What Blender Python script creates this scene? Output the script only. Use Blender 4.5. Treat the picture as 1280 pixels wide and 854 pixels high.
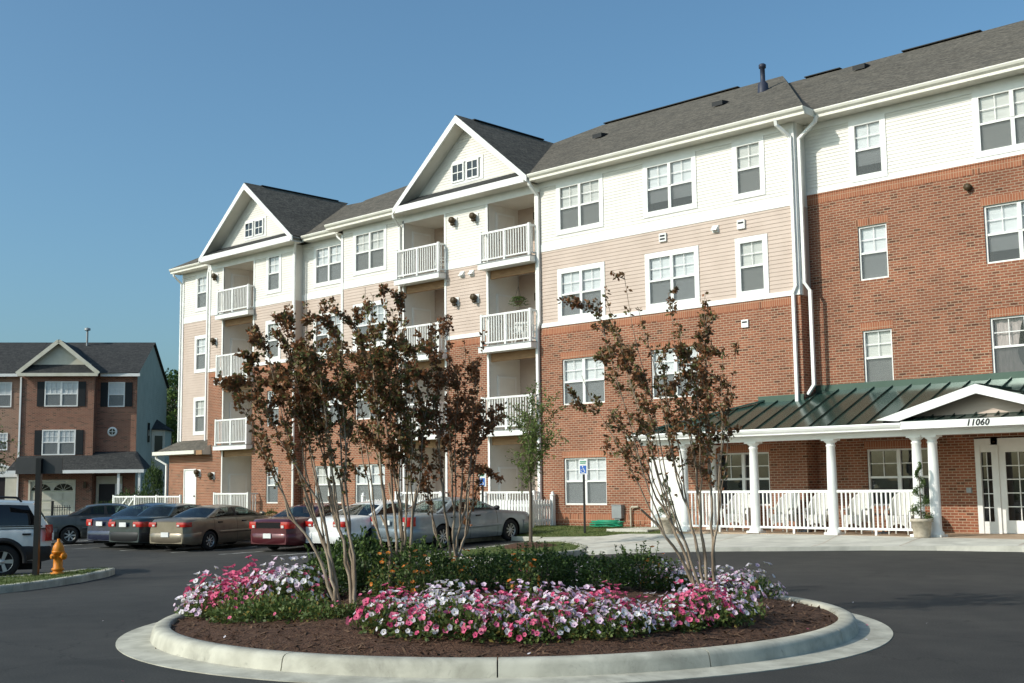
import bpy, bmesh, math, random
from math import radians as rad, sin, cos, pi, hypot
from mathutils import Vector, Matrix
from mathutils.geometry import delaunay_2d_cdt
random.seed(7)
for o in list(bpy.data.objects): bpy.data.objects.remove(o)
sc = bpy.context.scene
COL = sc.collection

# ------------------------------------------------------------------ camera
YAW, PITCH, ROLL = rad(43.55), rad(6.67), rad(-0.70)
CAM = Vector((18.443, -31.70, 1.69))
Fv = Vector((-sin(YAW)*cos(PITCH), cos(YAW)*cos(PITCH), sin(PITCH)))
R0 = Vector((cos(YAW), sin(YAW), 0)); U0 = R0.cross(Fv)
Rv = R0*cos(ROLL) + U0*sin(ROLL); Uv = U0*cos(ROLL) - R0*sin(ROLL)
cd = bpy.data.cameras.new('camera'); cam = bpy.data.objects.new('camera', cd); COL.objects.link(cam)
cam.matrix_world = Matrix(((Rv.x, Uv.x, -Fv.x, CAM.x), (Rv.y, Uv.y, -Fv.y, CAM.y), (Rv.z, Uv.z, -Fv.z, CAM.z), (0, 0, 0, 1)))
cd.sensor_width = 36.0; cd.lens = 36*1514/1280; cd.clip_start = 0.1; cd.clip_end = 6000
sc.camera = cam
FH = Vector((-sin(YAW), cos(YAW))); RH = Vector((cos(YAW), sin(YAW)))
def site(D, L):            # ground position from depth / lateral offset
    return (CAM.x + D*FH.x + L*RH.x, CAM.y + D*FH.y + L*RH.y)

# ------------------------------------------------------------------ light
SUN_EL = rad(33.0); SX, SY = -0.38, -0.92       # direction towards the sun (horizontal)
n_ = hypot(SX, SY); SX /= n_; SY /= n_
w = bpy.data.worlds.new('World'); sc.world = w; w.use_nodes = True
nt = w.node_tree; bg = nt.nodes['Background']
sky = nt.nodes.new('ShaderNodeTexSky'); sky.sky_type = 'NISHITA'; sky.sun_disc = False
sky.sun_elevation = SUN_EL; sky.sun_rotation = math.atan2(SX, SY)
sky.air_density = 1.0; sky.dust_density = 3.0; sky.ozone_density = 6.0; sky.altitude = 50
hz = nt.nodes.new('ShaderNodeMixRGB'); hz.blend_type = 'MULTIPLY'; hz.inputs[0].default_value = 1; hz.inputs[2].default_value = (1.13, 1.33, 1.19, 1)   # summer haze tint
nt.links.new(sky.outputs[0], hz.inputs[1]); nt.links.new(hz.outputs[0], bg.inputs[0]); bg.inputs[1].default_value = 0.125
sl = bpy.data.lights.new('sun', 'SUN'); sl.energy = 3.2; sl.angle = rad(0.53); sl.color = (1.0, 0.935, 0.84)
so = bpy.data.objects.new('sun', sl); COL.objects.link(so)
sd = Vector((SX*cos(SUN_EL), SY*cos(SUN_EL), sin(SUN_EL)))
so.rotation_euler = (-sd).to_track_quat('-Z', 'Y').to_euler(); so.location = (0, -40, 40)
vs = sc.view_settings; vs.view_transform = 'Standard'; vs.look = 'None'; vs.gamma = 1.0; vs.exposure = 0.06
vs.use_curve_mapping = False

# ------------------------------------------------------------------ helpers
def empty(name, loc, rz=0):
    o = bpy.data.objects.new(name, None); COL.objects.link(o); o.location = loc; o.rotation_euler = (0, 0, rz)
    o.empty_display_size = 0.2; return o
def tag(o, label=None, cat=None, group=None, kind=None):
    if label: o['label'] = label
    if cat: o['category'] = cat
    if group: o['group'] = group
    if kind: o['kind'] = kind
    return o
def link(name, me, parent=None, loc=(0, 0, 0), rot=(0, 0, 0)):
    o = bpy.data.objects.new(name, me); COL.objects.link(o); o.parent = parent; o.location = loc; o.rotation_euler = rot
    return o
def copy_tree(o, parent=None):
    c = o.copy(); COL.objects.link(c); c.parent = parent
    for ch in [k for k in bpy.data.objects if k.parent == o]: copy_tree(ch, c)
    return c
class MB:
    def __init__(s): s.v = []; s.f = []; s.m = []; s.mats = []; s.sm = []
    def mi(s, mat):
        if mat not in s.mats: s.mats.append(mat)
        return s.mats.index(mat)
    def face(s, pts, mat, smooth=False):
        b = len(s.v); s.v += [tuple(p) for p in pts]; s.f.append(tuple(range(b, b+len(pts)))); s.m.append(s.mi(mat)); s.sm.append(smooth)
    def grid(s, rows, mat, closed=False, smooth=True, matf=None):
        b = len(s.v); n = len(rows[0])
        for r in rows: s.v += [tuple(p) for p in r]
        k = s.mi(mat)
        for i in range(len(rows)-1):
            for j in range(n if closed else n-1):
                j2 = (j+1) % n
                s.f.append((b+i*n+j, b+i*n+j2, b+(i+1)*n+j2, b+(i+1)*n+j)); s.m.append(k if matf is None else s.mi(matf(i, j))); s.sm.append(smooth)
    def box(s, x0, x1, y0, y1, z0, z1, mat):
        p = [(x0, y0, z0), (x1, y0, z0), (x1, y1, z0), (x0, y1, z0), (x0, y0, z1), (x1, y0, z1), (x1, y1, z1), (x0, y1, z1)]
        b = len(s.v); s.v += p; k = s.mi(mat)
        for q in ((0, 3, 2, 1), (4, 5, 6, 7), (0, 1, 5, 4), (1, 2, 6, 5), (2, 3, 7, 6), (3, 0, 4, 7)):
            s.f.append(tuple(b+i for i in q)); s.m.append(k); s.sm.append(False)
    def bar(s, a, b_, wd, h, mat):   # beam with rectangular section between two points
        a = Vector(a); b_ = Vector(b_); d = (b_-a).normalized()
        up = Vector((0, 0, 1)) if abs(d.z) < 0.95 else Vector((0, 1, 0))
        sx = d.cross(up).normalized()*wd/2; sy = sx.cross(d).normalized()*h/2
        q = [a-sx-sy, a+sx-sy, a+sx+sy, a-sx+sy]; r = [p+(b_-a) for p in q]
        for i in range(4): s.face([q[i], q[(i+1) % 4], r[(i+1) % 4], r[i]], mat)
        s.face(q[::-1], mat); s.face(r, mat)
    def tube(s, pts, radii, mat, n=8, cap=True):
        pts = [Vector(p) for p in pts]; rows = []
        if not isinstance(radii, (list, tuple)): radii = [radii]*len(pts)
        ref = None
        for i, p in enumerate(pts):
            d = (pts[min(i+1, len(pts)-1)]-pts[max(i-1, 0)]).normalized()
            if ref is None: ref = Vector((1, 0, 0)) if abs(d.x) < 0.8 else Vector((0, 1, 0))
            a = (ref - d*ref.dot(d)).normalized(); ref = a; b = d.cross(a)
            rows.append([p + (a*cos(2*pi*k/n) + b*sin(2*pi*k/n))*radii[i] for k in range(n)])
        s.grid(rows, mat, closed=True)
        if cap: s.face(rows[0][::-1], mat); s.face(rows[-1], mat)
    def lathe(s, prof, mat, n=20, c=(0, 0, 0), axis='z', matf=None):
        rows = []
        for r, h in prof:
            row = []
            for k in range(n):
                a = 2*pi*k/n
                if axis == 'z': row.append((c[0]+r*cos(a), c[1]+r*sin(a), c[2]+h))
                else: row.append((c[0]+r*cos(a), c[1]+h, c[2]+r*sin(a)))
            rows.append(row)
        s.grid(rows, mat, closed=True, matf=matf)
    def mesh(s, name):
        me = bpy.data.meshes.new(name); me.from_pydata(s.v, [], s.f)
        for m in s.mats: me.materials.append(m)
        me.polygons.foreach_set('material_index', s.m); me.polygons.foreach_set('use_smooth', s.sm); me.update()
        return me
    def build(s, name, parent=None, loc=(0, 0, 0), rot=(0, 0, 0)):
        return link(name, s.mesh(name), parent, loc, rot)

# ------------------------------------------------------------------ materials
def newmat(name):
    m = bpy.data.materials.new(name); m.use_nodes = True; t = m.node_tree; return m, t, t.nodes['Principled BSDF']
def setp(b, **k):
    nm = dict(rough='Roughness', metal='Metallic', spec='Specular IOR Level', coat='Coat Weight', trans='Transmission Weight', ior='IOR', sub='Subsurface Weight')
    for a, v in k.items():
        if a == 'col': b.inputs['Base Color'].default_value = (*v, 1)
        else: b.inputs[nm[a]].default_value = v
def N(t, typ, **k):
    n = t.nodes.new('ShaderNode'+typ)
    for a, v in k.items(): setattr(n, a, v)
    return n
def ramp(t, stops):
    r = N(t, 'ValToRGB'); e = r.color_ramp.elements
    while len(e) < len(stops): e.new(0.5)
    for i, (p, c) in enumerate(stops): e[i].position = p; e[i].color = (*c, 1)
    return r
def noisy(name, c1, c2, scale=5, rough=0.7, detail=6, bump=0.0, bscale=None, spec=0.3, stretch=None, dist=0.02, third=None):
    m, t, b = newmat(name); setp(b, rough=rough, spec=spec)
    tc = N(t, 'TexCoord'); nz = N(t, 'TexNoise'); nz.inputs['Scale'].default_value = scale; nz.inputs['Detail'].default_value = detail
    src = tc.outputs['Object']
    if stretch:
        mp = N(t, 'Mapping'); mp.inputs['Scale'].default_value = stretch; t.links.new(src, mp.inputs[0]); src = mp.outputs[0]
    t.links.new(src, nz.inputs['Vector'])
    st = [(0.36, c1), (0.64, c2)] if third is None else [(0.32, c1), (0.5, c2), (0.68, third)]
    r = ramp(t, st); t.links.new(nz.outputs['Fac'], r.inputs[0]); t.links.new(r.outputs[0], b.inputs['Base Color'])
    if bump:
        n2 = N(t, 'TexNoise'); n2.inputs['Scale'].default_value = bscale or scale*6; n2.inputs['Detail'].default_value = 4
        t.links.new(src, n2.inputs['Vector'])
        bp = N(t, 'Bump'); bp.inputs['Strength'].default_value = bump; bp.inputs['Distance'].default_value = dist
        t.links.new(n2.outputs['Fac'], bp.inputs['Height']); t.links.new(bp.outputs[0], b.inputs['Normal'])
    return m
def flat(name, col, rough=0.5, var=0.06, **k):
    c2 = tuple(min(1, c*(1+var)) for c in col); c1 = tuple(c*(1-var) for c in col)
    m = noisy(name, c1, c2, scale=3.0, rough=rough)
    setp(m.node_tree.nodes['Principled BSDF'], **k); return m
def brickmat(name, ca, cb, mortar, bw=0.215, rh=0.075, vertical=False, ms=0.010, dark=0.10):
    m, t, b = newmat(name); setp(b, rough=0.85, spec=0.2)
    tc = N(t, 'TexCoord'); sp = N(t, 'SeparateXYZ'); t.links.new(tc.outputs['Object'], sp.inputs[0])
    ad = N(t, 'Math', operation='ADD'); t.links.new(sp.outputs[0], ad.inputs[0]); t.links.new(sp.outputs[1], ad.inputs[1])
    cb_ = N(t, 'CombineXYZ')
    t.links.new(ad.outputs[0], cb_.inputs[1 if vertical else 0]); t.links.new(sp.outputs[2], cb_.inputs[0 if vertical else 1])
    bt = N(t, 'TexBrick'); bt.inputs['Scale'].default_value = 1; bt.inputs['Brick Width'].default_value = bw; bt.inputs['Row Height'].default_value = rh
    bt.inputs['Mortar Size'].default_value = ms; bt.inputs['Mortar Smooth'].default_value = 0.1; bt.inputs['Bias'].default_value = -0.1
    bt.inputs['Color1'].default_value = (*ca, 1); bt.inputs['Color2'].default_value = (*cb, 1); bt.inputs['Mortar'].default_value = (*mortar, 1)
    if vertical: bt.offset = 0.0
    t.links.new(cb_.outputs[0], bt.inputs['Vector'])
    # per brick burnt headers + broad weathering
    sn = N(t, 'Vector' + 'Math', operation='SNAP'); t.links.new(cb_.outputs[0], sn.inputs[0]); sn.inputs[1].default_value = (bw, rh, 1)
    wn = N(t, 'TexWhiteNoise', noise_dimensions='2D'); t.links.new(sn.outputs[0], wn.inputs['Vector'])
    gt = N(t, 'Math', operation='LESS_THAN'); gt.inputs[1].default_value = dark; t.links.new(wn.outputs['Value'], gt.inputs[0])
    fm = N(t, 'Math', operation='MULTIPLY'); t.links.new(gt.outputs[0], fm.inputs[0])
    iv = N(t, 'Math', operation='SUBTRACT'); iv.inputs[0].default_value = 1.0; t.links.new(bt.outputs['Fac'], iv.inputs[1]); t.links.new(iv.outputs[0], fm.inputs[1])
    mx = N(t, 'MixRGB', blend_type='MULTIPLY'); mx.inputs[2].default_value = (0.52, 0.57, 0.60, 1); t.links.new(fm.outputs[0], mx.inputs[0]); t.links.new(bt.outputs['Color'], mx.inputs[1])
    nz = N(t, 'TexNoise'); nz.inputs['Scale'].default_value = 0.7; nz.inputs['Detail'].default_value = 5; t.links.new(tc.outputs['Object'], nz.inputs['Vector'])
    r = ramp(t, [(0.3, (0.84, 0.84, 0.84)), (0.7, (1.1, 1.08, 1.06))]); t.links.new(nz.outputs['Fac'], r.inputs[0])
    m2 = N(t, 'MixRGB', blend_type='MULTIPLY'); m2.inputs[0].default_value = 1; t.links.new(mx.outputs[0], m2.inputs[1]); t.links.new(r.outputs[0], m2.inputs[2])
    t.links.new(m2.outputs[0], b.inputs['Base Color'])
    bp = N(t, 'Bump'); bp.inputs['Strength'].default_value = 0.5; bp.inputs['Distance'].default_value = 0.008; bp.invert = True
    t.links.new(bt.outputs['Fac'], bp.inputs['Height']); t.links.new(bp.outputs[0], b.inputs['Normal'])
    return m
def glassmat(name, tint=(0.6, 0.65, 0.65), transp=0.75, dark=(0.02, 0.025, 0.03), wave=0.12, ior=1.5):
    m, t, b = newmat(name); setp(b, col=dark, rough=0.02, spec=0.6)
    nz = N(t, 'TexNoise'); nz.inputs['Scale'].default_value = 1.6; tc = N(t, 'TexCoord'); t.links.new(tc.outputs['Object'], nz.inputs['Vector'])
    bp = N(t, 'Bump'); bp.inputs['Strength'].default_value = wave; bp.inputs['Distance'].default_value = 0.02
    t.links.new(nz.outputs['Fac'], bp.inputs['Height']); t.links.new(bp.outputs[0], b.inputs['Normal'])
    tr = N(t, 'BsdfTransparent'); tr.inputs[0].default_value = (*tint, 1); mx = N(t, 'MixShader'); mx.inputs[0].default_value = 1-transp
    gl = N(t, 'BsdfGlossy'); gl.inputs['Roughness'].default_value = 0.02; t.links.new(bp.outputs[0], gl.inputs['Normal'])
    fr = N(t, 'Fresnel'); ge = N(t, 'NewGeometry'); mr = N(t, 'MapRange'); t.links.new(ge.outputs['Backfacing'], mr.inputs[0]); mr.inputs[3].default_value = ior; mr.inputs[4].default_value = 1/ior; t.links.new(mr.outputs[0], fr.inputs[0]); m2 = N(t, 'MixShader')
    t.links.new(tr.outputs[0], mx.inputs[1]); t.links.new(b.outputs[0], mx.inputs[2])
    t.links.new(fr.outputs[0], m2.inputs[0]); t.links.new(mx.outputs[0], m2.inputs[1]); t.links.new(gl.outputs[0], m2.inputs[2])
    t.links.new(m2.outputs[0], t.nodes['Material Output'].inputs[0]); return m
def screenmat(name, col, transp):
    m, t, b = newmat(name); setp(b, col=col, rough=0.8, spec=0.1)
    tr = N(t, 'BsdfTransparent'); mx = N(t, 'MixShader'); mx.inputs[0].default_value = 1-transp
    t.links.new(tr.outputs[0], mx.inputs[1]); t.links.new(b.outputs[0], mx.inputs[2]); t.links.new(mx.outputs[0], t.nodes['Material Output'].inputs[0]); return m
def leafmat(name, c1, c2, rough=0.55, trans=0.25, scale=9):
    m = noisy(name, c1, c2, scale=scale, rough=rough, detail=2); t = m.node_tree; b = t.nodes['Principled BSDF']
    tl = N(t, 'BsdfTranslucent'); mx = N(t, 'MixShader'); mx.inputs[0].default_value = trans
    src = b.inputs['Base Color'].links[0].from_socket; t.links.new(src, tl.inputs[0])
    t.links.new(b.outputs[0], mx.inputs[1]); t.links.new(tl.outputs[0], mx.inputs[2]); t.links.new(mx.outputs[0], t.nodes['Material Output'].inputs[0]); return m
M = {}
M['brick'] = brickmat('brick', (0.315, 0.113, 0.063), (0.205, 0.074, 0.045), (0.43, 0.315, 0.22), dark=0.07)
M['soldier'] = brickmat('brick_soldier', (0.38, 0.145, 0.078), (0.32, 0.115, 0.062), (0.46, 0.30, 0.20), vertical=True, dark=0.02, ms=0.008)
M['town_brick'] = brickmat('town_brick', (0.30, 0.115, 0.075), (0.22, 0.08, 0.055), (0.36, 0.27, 0.2))
M['town_tan'] = brickmat('town_tan_brick', (0.36, 0.20, 0.14), (0.30, 0.16, 0.11), (0.40, 0.32, 0.25))
M['white_siding'] = noisy('white_siding', (0.765, 0.73, 0.665), (0.82, 0.785, 0.72), scale=1.2, rough=0.55)
M['tan_siding'] = noisy('tan_siding', (0.545, 0.43, 0.357), (0.60, 0.478, 0.402), scale=1.2, rough=0.6)
M['green_siding'] = noisy('green_siding', (0.36, 0.36, 0.295), (0.41, 0.41, 0.34), scale=1.5, rough=0.65)
M['trim'] = noisy('white_trim', (0.80, 0.79, 0.75), (0.87, 0.86, 0.83), scale=2, rough=0.4)
M['cream'] = noisy('cream_gutter', (0.74, 0.71, 0.61), (0.80, 0.77, 0.68), scale=2, rough=0.4)
M['soffit'] = noisy('soffit', (0.68, 0.64, 0.55), (0.72, 0.68, 0.60), scale=2, rough=0.7)
M['wood'] = noisy('balcony_timber', (0.30, 0.17, 0.09), (0.40, 0.24, 0.13), scale=3, rough=0.8, stretch=(1, 8, 8))
def shingle(name, a, b_, c_):
    m = noisy(name, a, c_, scale=9, rough=0.95, detail=8, spec=0.1); t = m.node_tree; bs = t.nodes['Principled BSDF']
    src = bs.inputs['Base Color'].links[0].from_socket
    tc = N(t, 'TexCoord'); sp = N(t, 'SeparateXYZ'); t.links.new(tc.outputs['Object'], sp.inputs[0])
    ad = N(t, 'Math', operation='ADD'); t.links.new(sp.outputs[0], ad.inputs[0]); t.links.new(sp.outputs[1], ad.inputs[1]); cb = N(t, 'CombineXYZ')
    t.links.new(ad.outputs[0], cb.inputs[0]); t.links.new(sp.outputs[2], cb.inputs[1])
    bt = N(t, 'TexBrick'); bt.inputs['Scale'].default_value = 1; bt.inputs['Brick Width'].default_value = 0.30; bt.inputs['Row Height'].default_value = 0.070
    bt.inputs['Mortar Size'].default_value = 0.006; bt.inputs['Color1'].default_value = (0.8, 0.8, 0.8, 1); bt.inputs['Color2'].default_value = (1.15, 1.12, 1.08, 1); bt.inputs['Mortar'].default_value = (0.6, 0.6, 0.6, 1)
    t.links.new(cb.outputs[0], bt.inputs['Vector'])
    mx = N(t, 'MixRGB', blend_type='MULTIPLY'); mx.inputs[0].default_value = 1; t.links.new(src, mx.inputs[1]); t.links.new(bt.outputs['Color'], mx.inputs[2])
    t.links.new(mx.outputs[0], bs.inputs['Base Color']); return m
M['shingle'] = shingle('roof_shingle', (0.105, 0.095, 0.080), (0.12, 0.11, 0.1), (0.175, 0.16, 0.135))
M['shingle_dark'] = shingle('dark_shingle', (0.045, 0.046, 0.047), (0.05, 0.05, 0.05), (0.075, 0.075, 0.073))
M['ridge_vent'] = flat('ridge_vent', (0.012, 0.014, 0.016), 0.6)
M['green_metal'] = noisy('green_roof_metal', (0.022, 0.055, 0.045), (0.034, 0.075, 0.06), scale=0.8, rough=0.20, spec=1.0, bump=0.12, bscale=1.2)
setp(M['green_metal'].node_tree.nodes['Principled BSDF'], metal=0.35)
M['glass'] = glassmat('window_glass', (0.95, 0.96, 0.97), 0.92)
M['dark_glass'] = glassmat('porch_glass', (0.5, 0.52, 0.5), 0.35)
M['car_glass'] = glassmat('car_glass', (0.42, 0.52, 0.50), 0.72, dark=(0.01, 0.013, 0.014), wave=0.0, ior=1.32)
M['tint_glass'] = glassmat('tinted_glass', (0.1, 0.1, 0.1), 0.15, dark=(0.006, 0.006, 0.007), wave=0.0, ior=1.35)
M['screen'] = screenmat('insect_screen', (0.15, 0.16, 0.16), 0.42)
M['blind'] = noisy('blind', (0.76, 0.77, 0.76), (0.84, 0.85, 0.84), scale=4, rough=0.7, stretch=(0.3, 1, 9))
M['blind_b'] = noisy('blind_cream', (0.68, 0.67, 0.62), (0.78, 0.77, 0.72), scale=4, rough=0.7, stretch=(0.3, 1, 9)); M['blind_c'] = noisy('blind_grey', (0.52, 0.54, 0.54), (0.66, 0.68, 0.68), scale=3, rough=0.7, stretch=(0.3, 1, 9))
M['curtain'] = noisy('curtain', (0.35, 0.3, 0.28), (0.55, 0.46, 0.42), scale=9, rough=0.9, stretch=(6, 1, 0.5))
M['dark_room'] = flat('dark_room', (0.02, 0.02, 0.018), 0.9)  # near-black sheets stand in for the unlit rooms behind the glass
M['concrete'] = noisy('concrete', (0.52, 0.495, 0.425), (0.64, 0.61, 0.53), scale=2.2, rough=0.9, bump=0.25, bscale=60, detail=10, dist=0.004)
M['kerb'] = noisy('kerb_concrete', (0.40, 0.38, 0.31), (0.545, 0.52, 0.43), scale=3.5, rough=0.9, bump=0.4, bscale=70, detail=12, dist=0.004)
def dirt(m, scale, lo, hi, amt):
    t = m.node_tree; b = t.nodes['Principled BSDF']; src = b.inputs['Base Color'].links[0].from_socket
    tc = N(t, 'TexCoord'); nz = N(t, 'TexNoise'); nz.inputs['Scale'].default_value = scale; nz.inputs['Detail'].default_value = 12; nz.inputs['Roughness'].default_value = 0.7; nz.inputs['Distortion'].default_value = 0.6
    t.links.new(tc.outputs['Object'], nz.inputs['Vector']); r = ramp(t, [(lo, (amt,)*3), (hi, (1, 1, 1))]); t.links.new(nz.outputs['Fac'], r.inputs[0])
    mx = N(t, 'MixRGB', blend_type='MULTIPLY'); mx.inputs[0].default_value = 1; t.links.new(src, mx.inputs[1]); t.links.new(r.outputs[0], mx.inputs[2]); t.links.new(mx.outputs[0], b.inputs['Base Color'])
dirt(M['kerb'], 1.3, 0.36, 0.52, 0.72); dirt(M['kerb'], 9.0, 0.30, 0.42, 0.70); dirt(M['concrete'], 0.8, 0.36, 0.55, 0.80); dirt(M['brick'], 0.35, 0.35, 0.55, 0.84); dirt(M['brick'], 1.6, 0.32, 0.46, 0.88); dirt(M['white_siding'], 0.5, 0.34, 0.56, 0.94); dirt(M['tan_siding'], 0.5, 0.34, 0.56, 0.93); dirt(M['shingle'], 0.4, 0.34, 0.56, 0.86)
M['tan_concrete'] = noisy('tan_concrete', (0.40, 0.29, 0.20), (0.47, 0.35, 0.25), scale=3, rough=0.9)
def asphalt():
    m, t, b = newmat('asphalt'); setp(b, rough=0.82, spec=0.35)
    tc = N(t, 'TexCoord'); n1 = N(t, 'TexNoise'); n1.inputs['Scale'].default_value = 0.22; n1.inputs['Detail'].default_value = 6
    n2 = N(t, 'TexNoise'); n2.inputs['Scale'].default_value = 55; n2.inputs['Detail'].default_value = 3
    n3 = N(t, 'TexNoise'); n3.inputs['Scale'].default_value = 1.7; n3.inputs['Detail'].default_value = 8
    for n in (n1, n2, n3): t.links.new(tc.outputs['Object'], n.inputs['Vector'])
    r1 = ramp(t, [(0.3, (0.033, 0.032, 0.029)), (0.5, (0.043, 0.041, 0.037)), (0.72, (0.060, 0.056, 0.049))]); t.links.new(n1.outputs['Fac'], r1.inputs[0])
    r2 = ramp(t, [(0.3, (0.6, 0.6, 0.6)), (0.62, (1.1, 1.1, 1.1)), (0.75, (2.1, 2.05, 1.95))]); t.links.new(n2.outputs['Fac'], r2.inputs[0])
    r3 = ramp(t, [(0.3, (0.8, 0.8, 0.8)), (0.7, (1.2, 1.19, 1.16))]); t.links.new(n3.outputs['Fac'], r3.inputs[0])
    a = N(t, 'MixRGB', blend_type='MULTIPLY'); a.inputs[0].default_value = 1; t.links.new(r1.outputs[0], a.inputs[1]); t.links.new(r2.outputs[0], a.inputs[2])
    c = N(t, 'MixRGB', blend_type='MULTIPLY'); c.inputs[0].default_value = 1; t.links.new(a.outputs[0], c.inputs[1]); t.links.new(r3.outputs[0], c.inputs[2])
    vo = N(t, 'TexVoronoi', feature='DISTANCE_TO_EDGE'); vo.inputs['Scale'].default_value = 0.16; wv = N(t, 'TexNoise'); wv.inputs['Scale'].default_value = 0.9; wv.inputs['Detail'].default_value = 8
    t.links.new(tc.outputs['Object'], wv.inputs['Vector']); wm = N(t, 'VectorMath', operation='MULTIPLY_ADD'); t.links.new(wv.outputs['Color'], wm.inputs[0]); wm.inputs[1].default_value = (2.2, 2.2, 0); t.links.new(tc.outputs['Object'], wm.inputs[2]); t.links.new(wm.outputs[0], vo.inputs['Vector'])
    rc = ramp(t, [(0.0, (0.45, 0.45, 0.45)), (0.0035, (1, 1, 1))]); t.links.new(vo.outputs['Distance'], rc.inputs[0])
    c2 = N(t, 'MixRGB', blend_type='MULTIPLY'); c2.inputs[0].default_value = 0.8; t.links.new(c.outputs[0], c2.inputs[1]); t.links.new(rc.outputs[0], c2.inputs[2])
    n4 = N(t, 'TexNoise'); n4.inputs['Scale'].default_value = 0.6; n4.inputs['Detail'].default_value = 2; n4.inputs['Distortion'].default_value = 1.0; t.links.new(tc.outputs['Object'], n4.inputs['Vector'])
    r4 = ramp(t, [(0.30, (0.62, 0.62, 0.62)), (0.37, (1, 1, 1))]); t.links.new(n4.outputs['Fac'], r4.inputs[0])
    c3 = N(t, 'MixRGB', blend_type='MULTIPLY'); c3.inputs[0].default_value = 0.7; t.links.new(c2.outputs[0], c3.inputs[1]); t.links.new(r4.outputs[0], c3.inputs[2])
    t.links.new(c3.outputs[0], b.inputs['Base Color'])
    bp = N(t, 'Bump'); bp.inputs['Strength'].default_value = 0.6; bp.inputs['Distance'].default_value = 0.006; t.links.new(n2.outputs['Fac'], bp.inputs['Height']); t.links.new(bp.outputs[0], b.inputs['Normal']); return m
M['asphalt'] = asphalt()
M['stripe'] = noisy('road_paint', (0.22, 0.22, 0.2), (0.62, 0.61, 0.57), scale=3, rough=0.8, detail=12)
M['grass'] = noisy('grass', (0.055, 0.085, 0.020), (0.105, 0.135, 0.035), scale=3, rough=0.95, detail=10, bump=0.8, bscale=60, third=(0.15, 0.155, 0.055))
M['blade'] = leafmat('grass_blade', (0.06, 0.10, 0.02), (0.13, 0.16, 0.045))
M['mulch'] = noisy('mulch', (0.036, 0.018, 0.010), (0.090, 0.043, 0.024), scale=22, rough=0.95, detail=10, bump=1.0, bscale=45, third=(0.115, 0.064, 0.04), dist=0.03)
M['chip'] = noisy('mulch_chip', (0.04, 0.020, 0.011), (0.17, 0.098, 0.058), scale=7, rough=0.9)
M['bark'] = noisy('bark', (0.20, 0.145, 0.10), (0.42, 0.33, 0.24), scale=12, rough=0.85, stretch=(1, 1, 0.25), bump=0.4, bscale=30)
M['bark_dark'] = noisy('bark_dark', (0.10, 0.075, 0.055), (0.19, 0.145, 0.105), scale=12, rough=0.9, stretch=(1, 1, 0.25))
M['myrtle_a'] = leafmat('bronze_leaf', (0.135, 0.082, 0.039), (0.26, 0.14, 0.064))
M['myrtle_b'] = leafmat('rust_leaf', (0.22, 0.085, 0.036), (0.34, 0.14, 0.058))
M['myrtle_c'] = leafmat('olive_leaf', (0.105, 0.108, 0.032), (0.19, 0.175, 0.06))
M['shrub_a'] = leafmat('shrub_leaf_dark', (0.030, 0.058, 0.014), (0.062, 0.105, 0.026))
M['shrub_b'] = leafmat('shrub_leaf_light', (0.08, 0.14, 0.028), (0.15, 0.21, 0.05))
M['yellow_leaf'] = leafmat('yellowed_leaf', (0.17, 0.13, 0.025), (0.28, 0.20, 0.05))
M['pet_leaf'] = leafmat('petunia_leaf', (0.06, 0.10, 0.025), (0.13, 0.17, 0.045))
M['green_leaf'] = leafmat('young_leaf', (0.05, 0.085, 0.018), (0.11, 0.15, 0.04))
M['street_leaf'] = leafmat('street_tree_leaf', (0.10, 0.15, 0.035), (0.20, 0.25, 0.07), trans=0.4)
M['wood_leaf'] = leafmat('forest_leaf', (0.016, 0.040, 0.012), (0.045, 0.085, 0.022), scale=2)
M['pet_white'] = leafmat('white_petal', (0.72, 0.66, 0.72), (0.86, 0.82, 0.84), trans=0.3)
M['pet_lilac'] = leafmat('lilac_petal', (0.74, 0.50, 0.64), (0.85, 0.68, 0.78), trans=0.3)
M['pet_pink'] = leafmat('pink_petal', (0.68, 0.07, 0.19), (0.86, 0.24, 0.36), trans=0.3)
M['orange'] = leafmat('orange_petal', (0.6, 0.14, 0.02), (0.75, 0.25, 0.03))
M['tyre'] = flat('tyre', (0.018, 0.018, 0.018), 0.85)
M['alloy'] = flat('wheel_cover', (0.45, 0.45, 0.43), 0.35, metal=0.5)
M['chrome'] = flat('chrome', (0.6, 0.6, 0.6), 0.12, metal=1.0)
M['black'] = flat('black_plastic', (0.015, 0.015, 0.016), 0.5)
M['black_metal'] = flat('black_metal', (0.012, 0.012, 0.012), 0.4)
M['under'] = flat('underbody_shade', (0.008, 0.008, 0.008), 0.9)  # near-black, stands in for shade under cars and in wheel wells
M['red_lamp'] = flat('red_lamp', (0.45, 0.018, 0.012), 0.12, spec=0.7)
M['amber'] = flat('amber_lamp', (0.7, 0.22, 0.06), 0.15, spec=0.7)
M['clear_lamp'] = flat('clear_lamp', (0.65, 0.62, 0.58), 0.12, spec=0.7)
M['plate'] = flat('plate', (0.72, 0.72, 0.70), 0.4)
M['hydrant'] = noisy('hydrant_paint', (0.58, 0.185, 0.012), (0.70, 0.245, 0.02), scale=8, rough=0.45, bump=0.2)
M['pot'] = noisy('stone_pot', (0.42, 0.36, 0.28), (0.55, 0.48, 0.38), scale=12, rough=0.85, bump=0.3)
M['wicker'] = noisy('white_wicker', (0.68, 0.67, 0.62), (0.80, 0.79, 0.74), scale=40, rough=0.6, bump=0.6, bscale=120)
M['cushion'] = flat('dark_cushion', (0.05, 0.06, 0.07), 0.9)
M['grey_metal'] = flat('grey_metal', (0.30, 0.31, 0.31), 0.5, metal=0.3)
M['blue_sign'] = flat('sign_blue', (0.02, 0.12, 0.45), 0.4)
M['green_sign'] = flat('sign_green', (0.05, 0.28, 0.16), 0.4)
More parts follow.
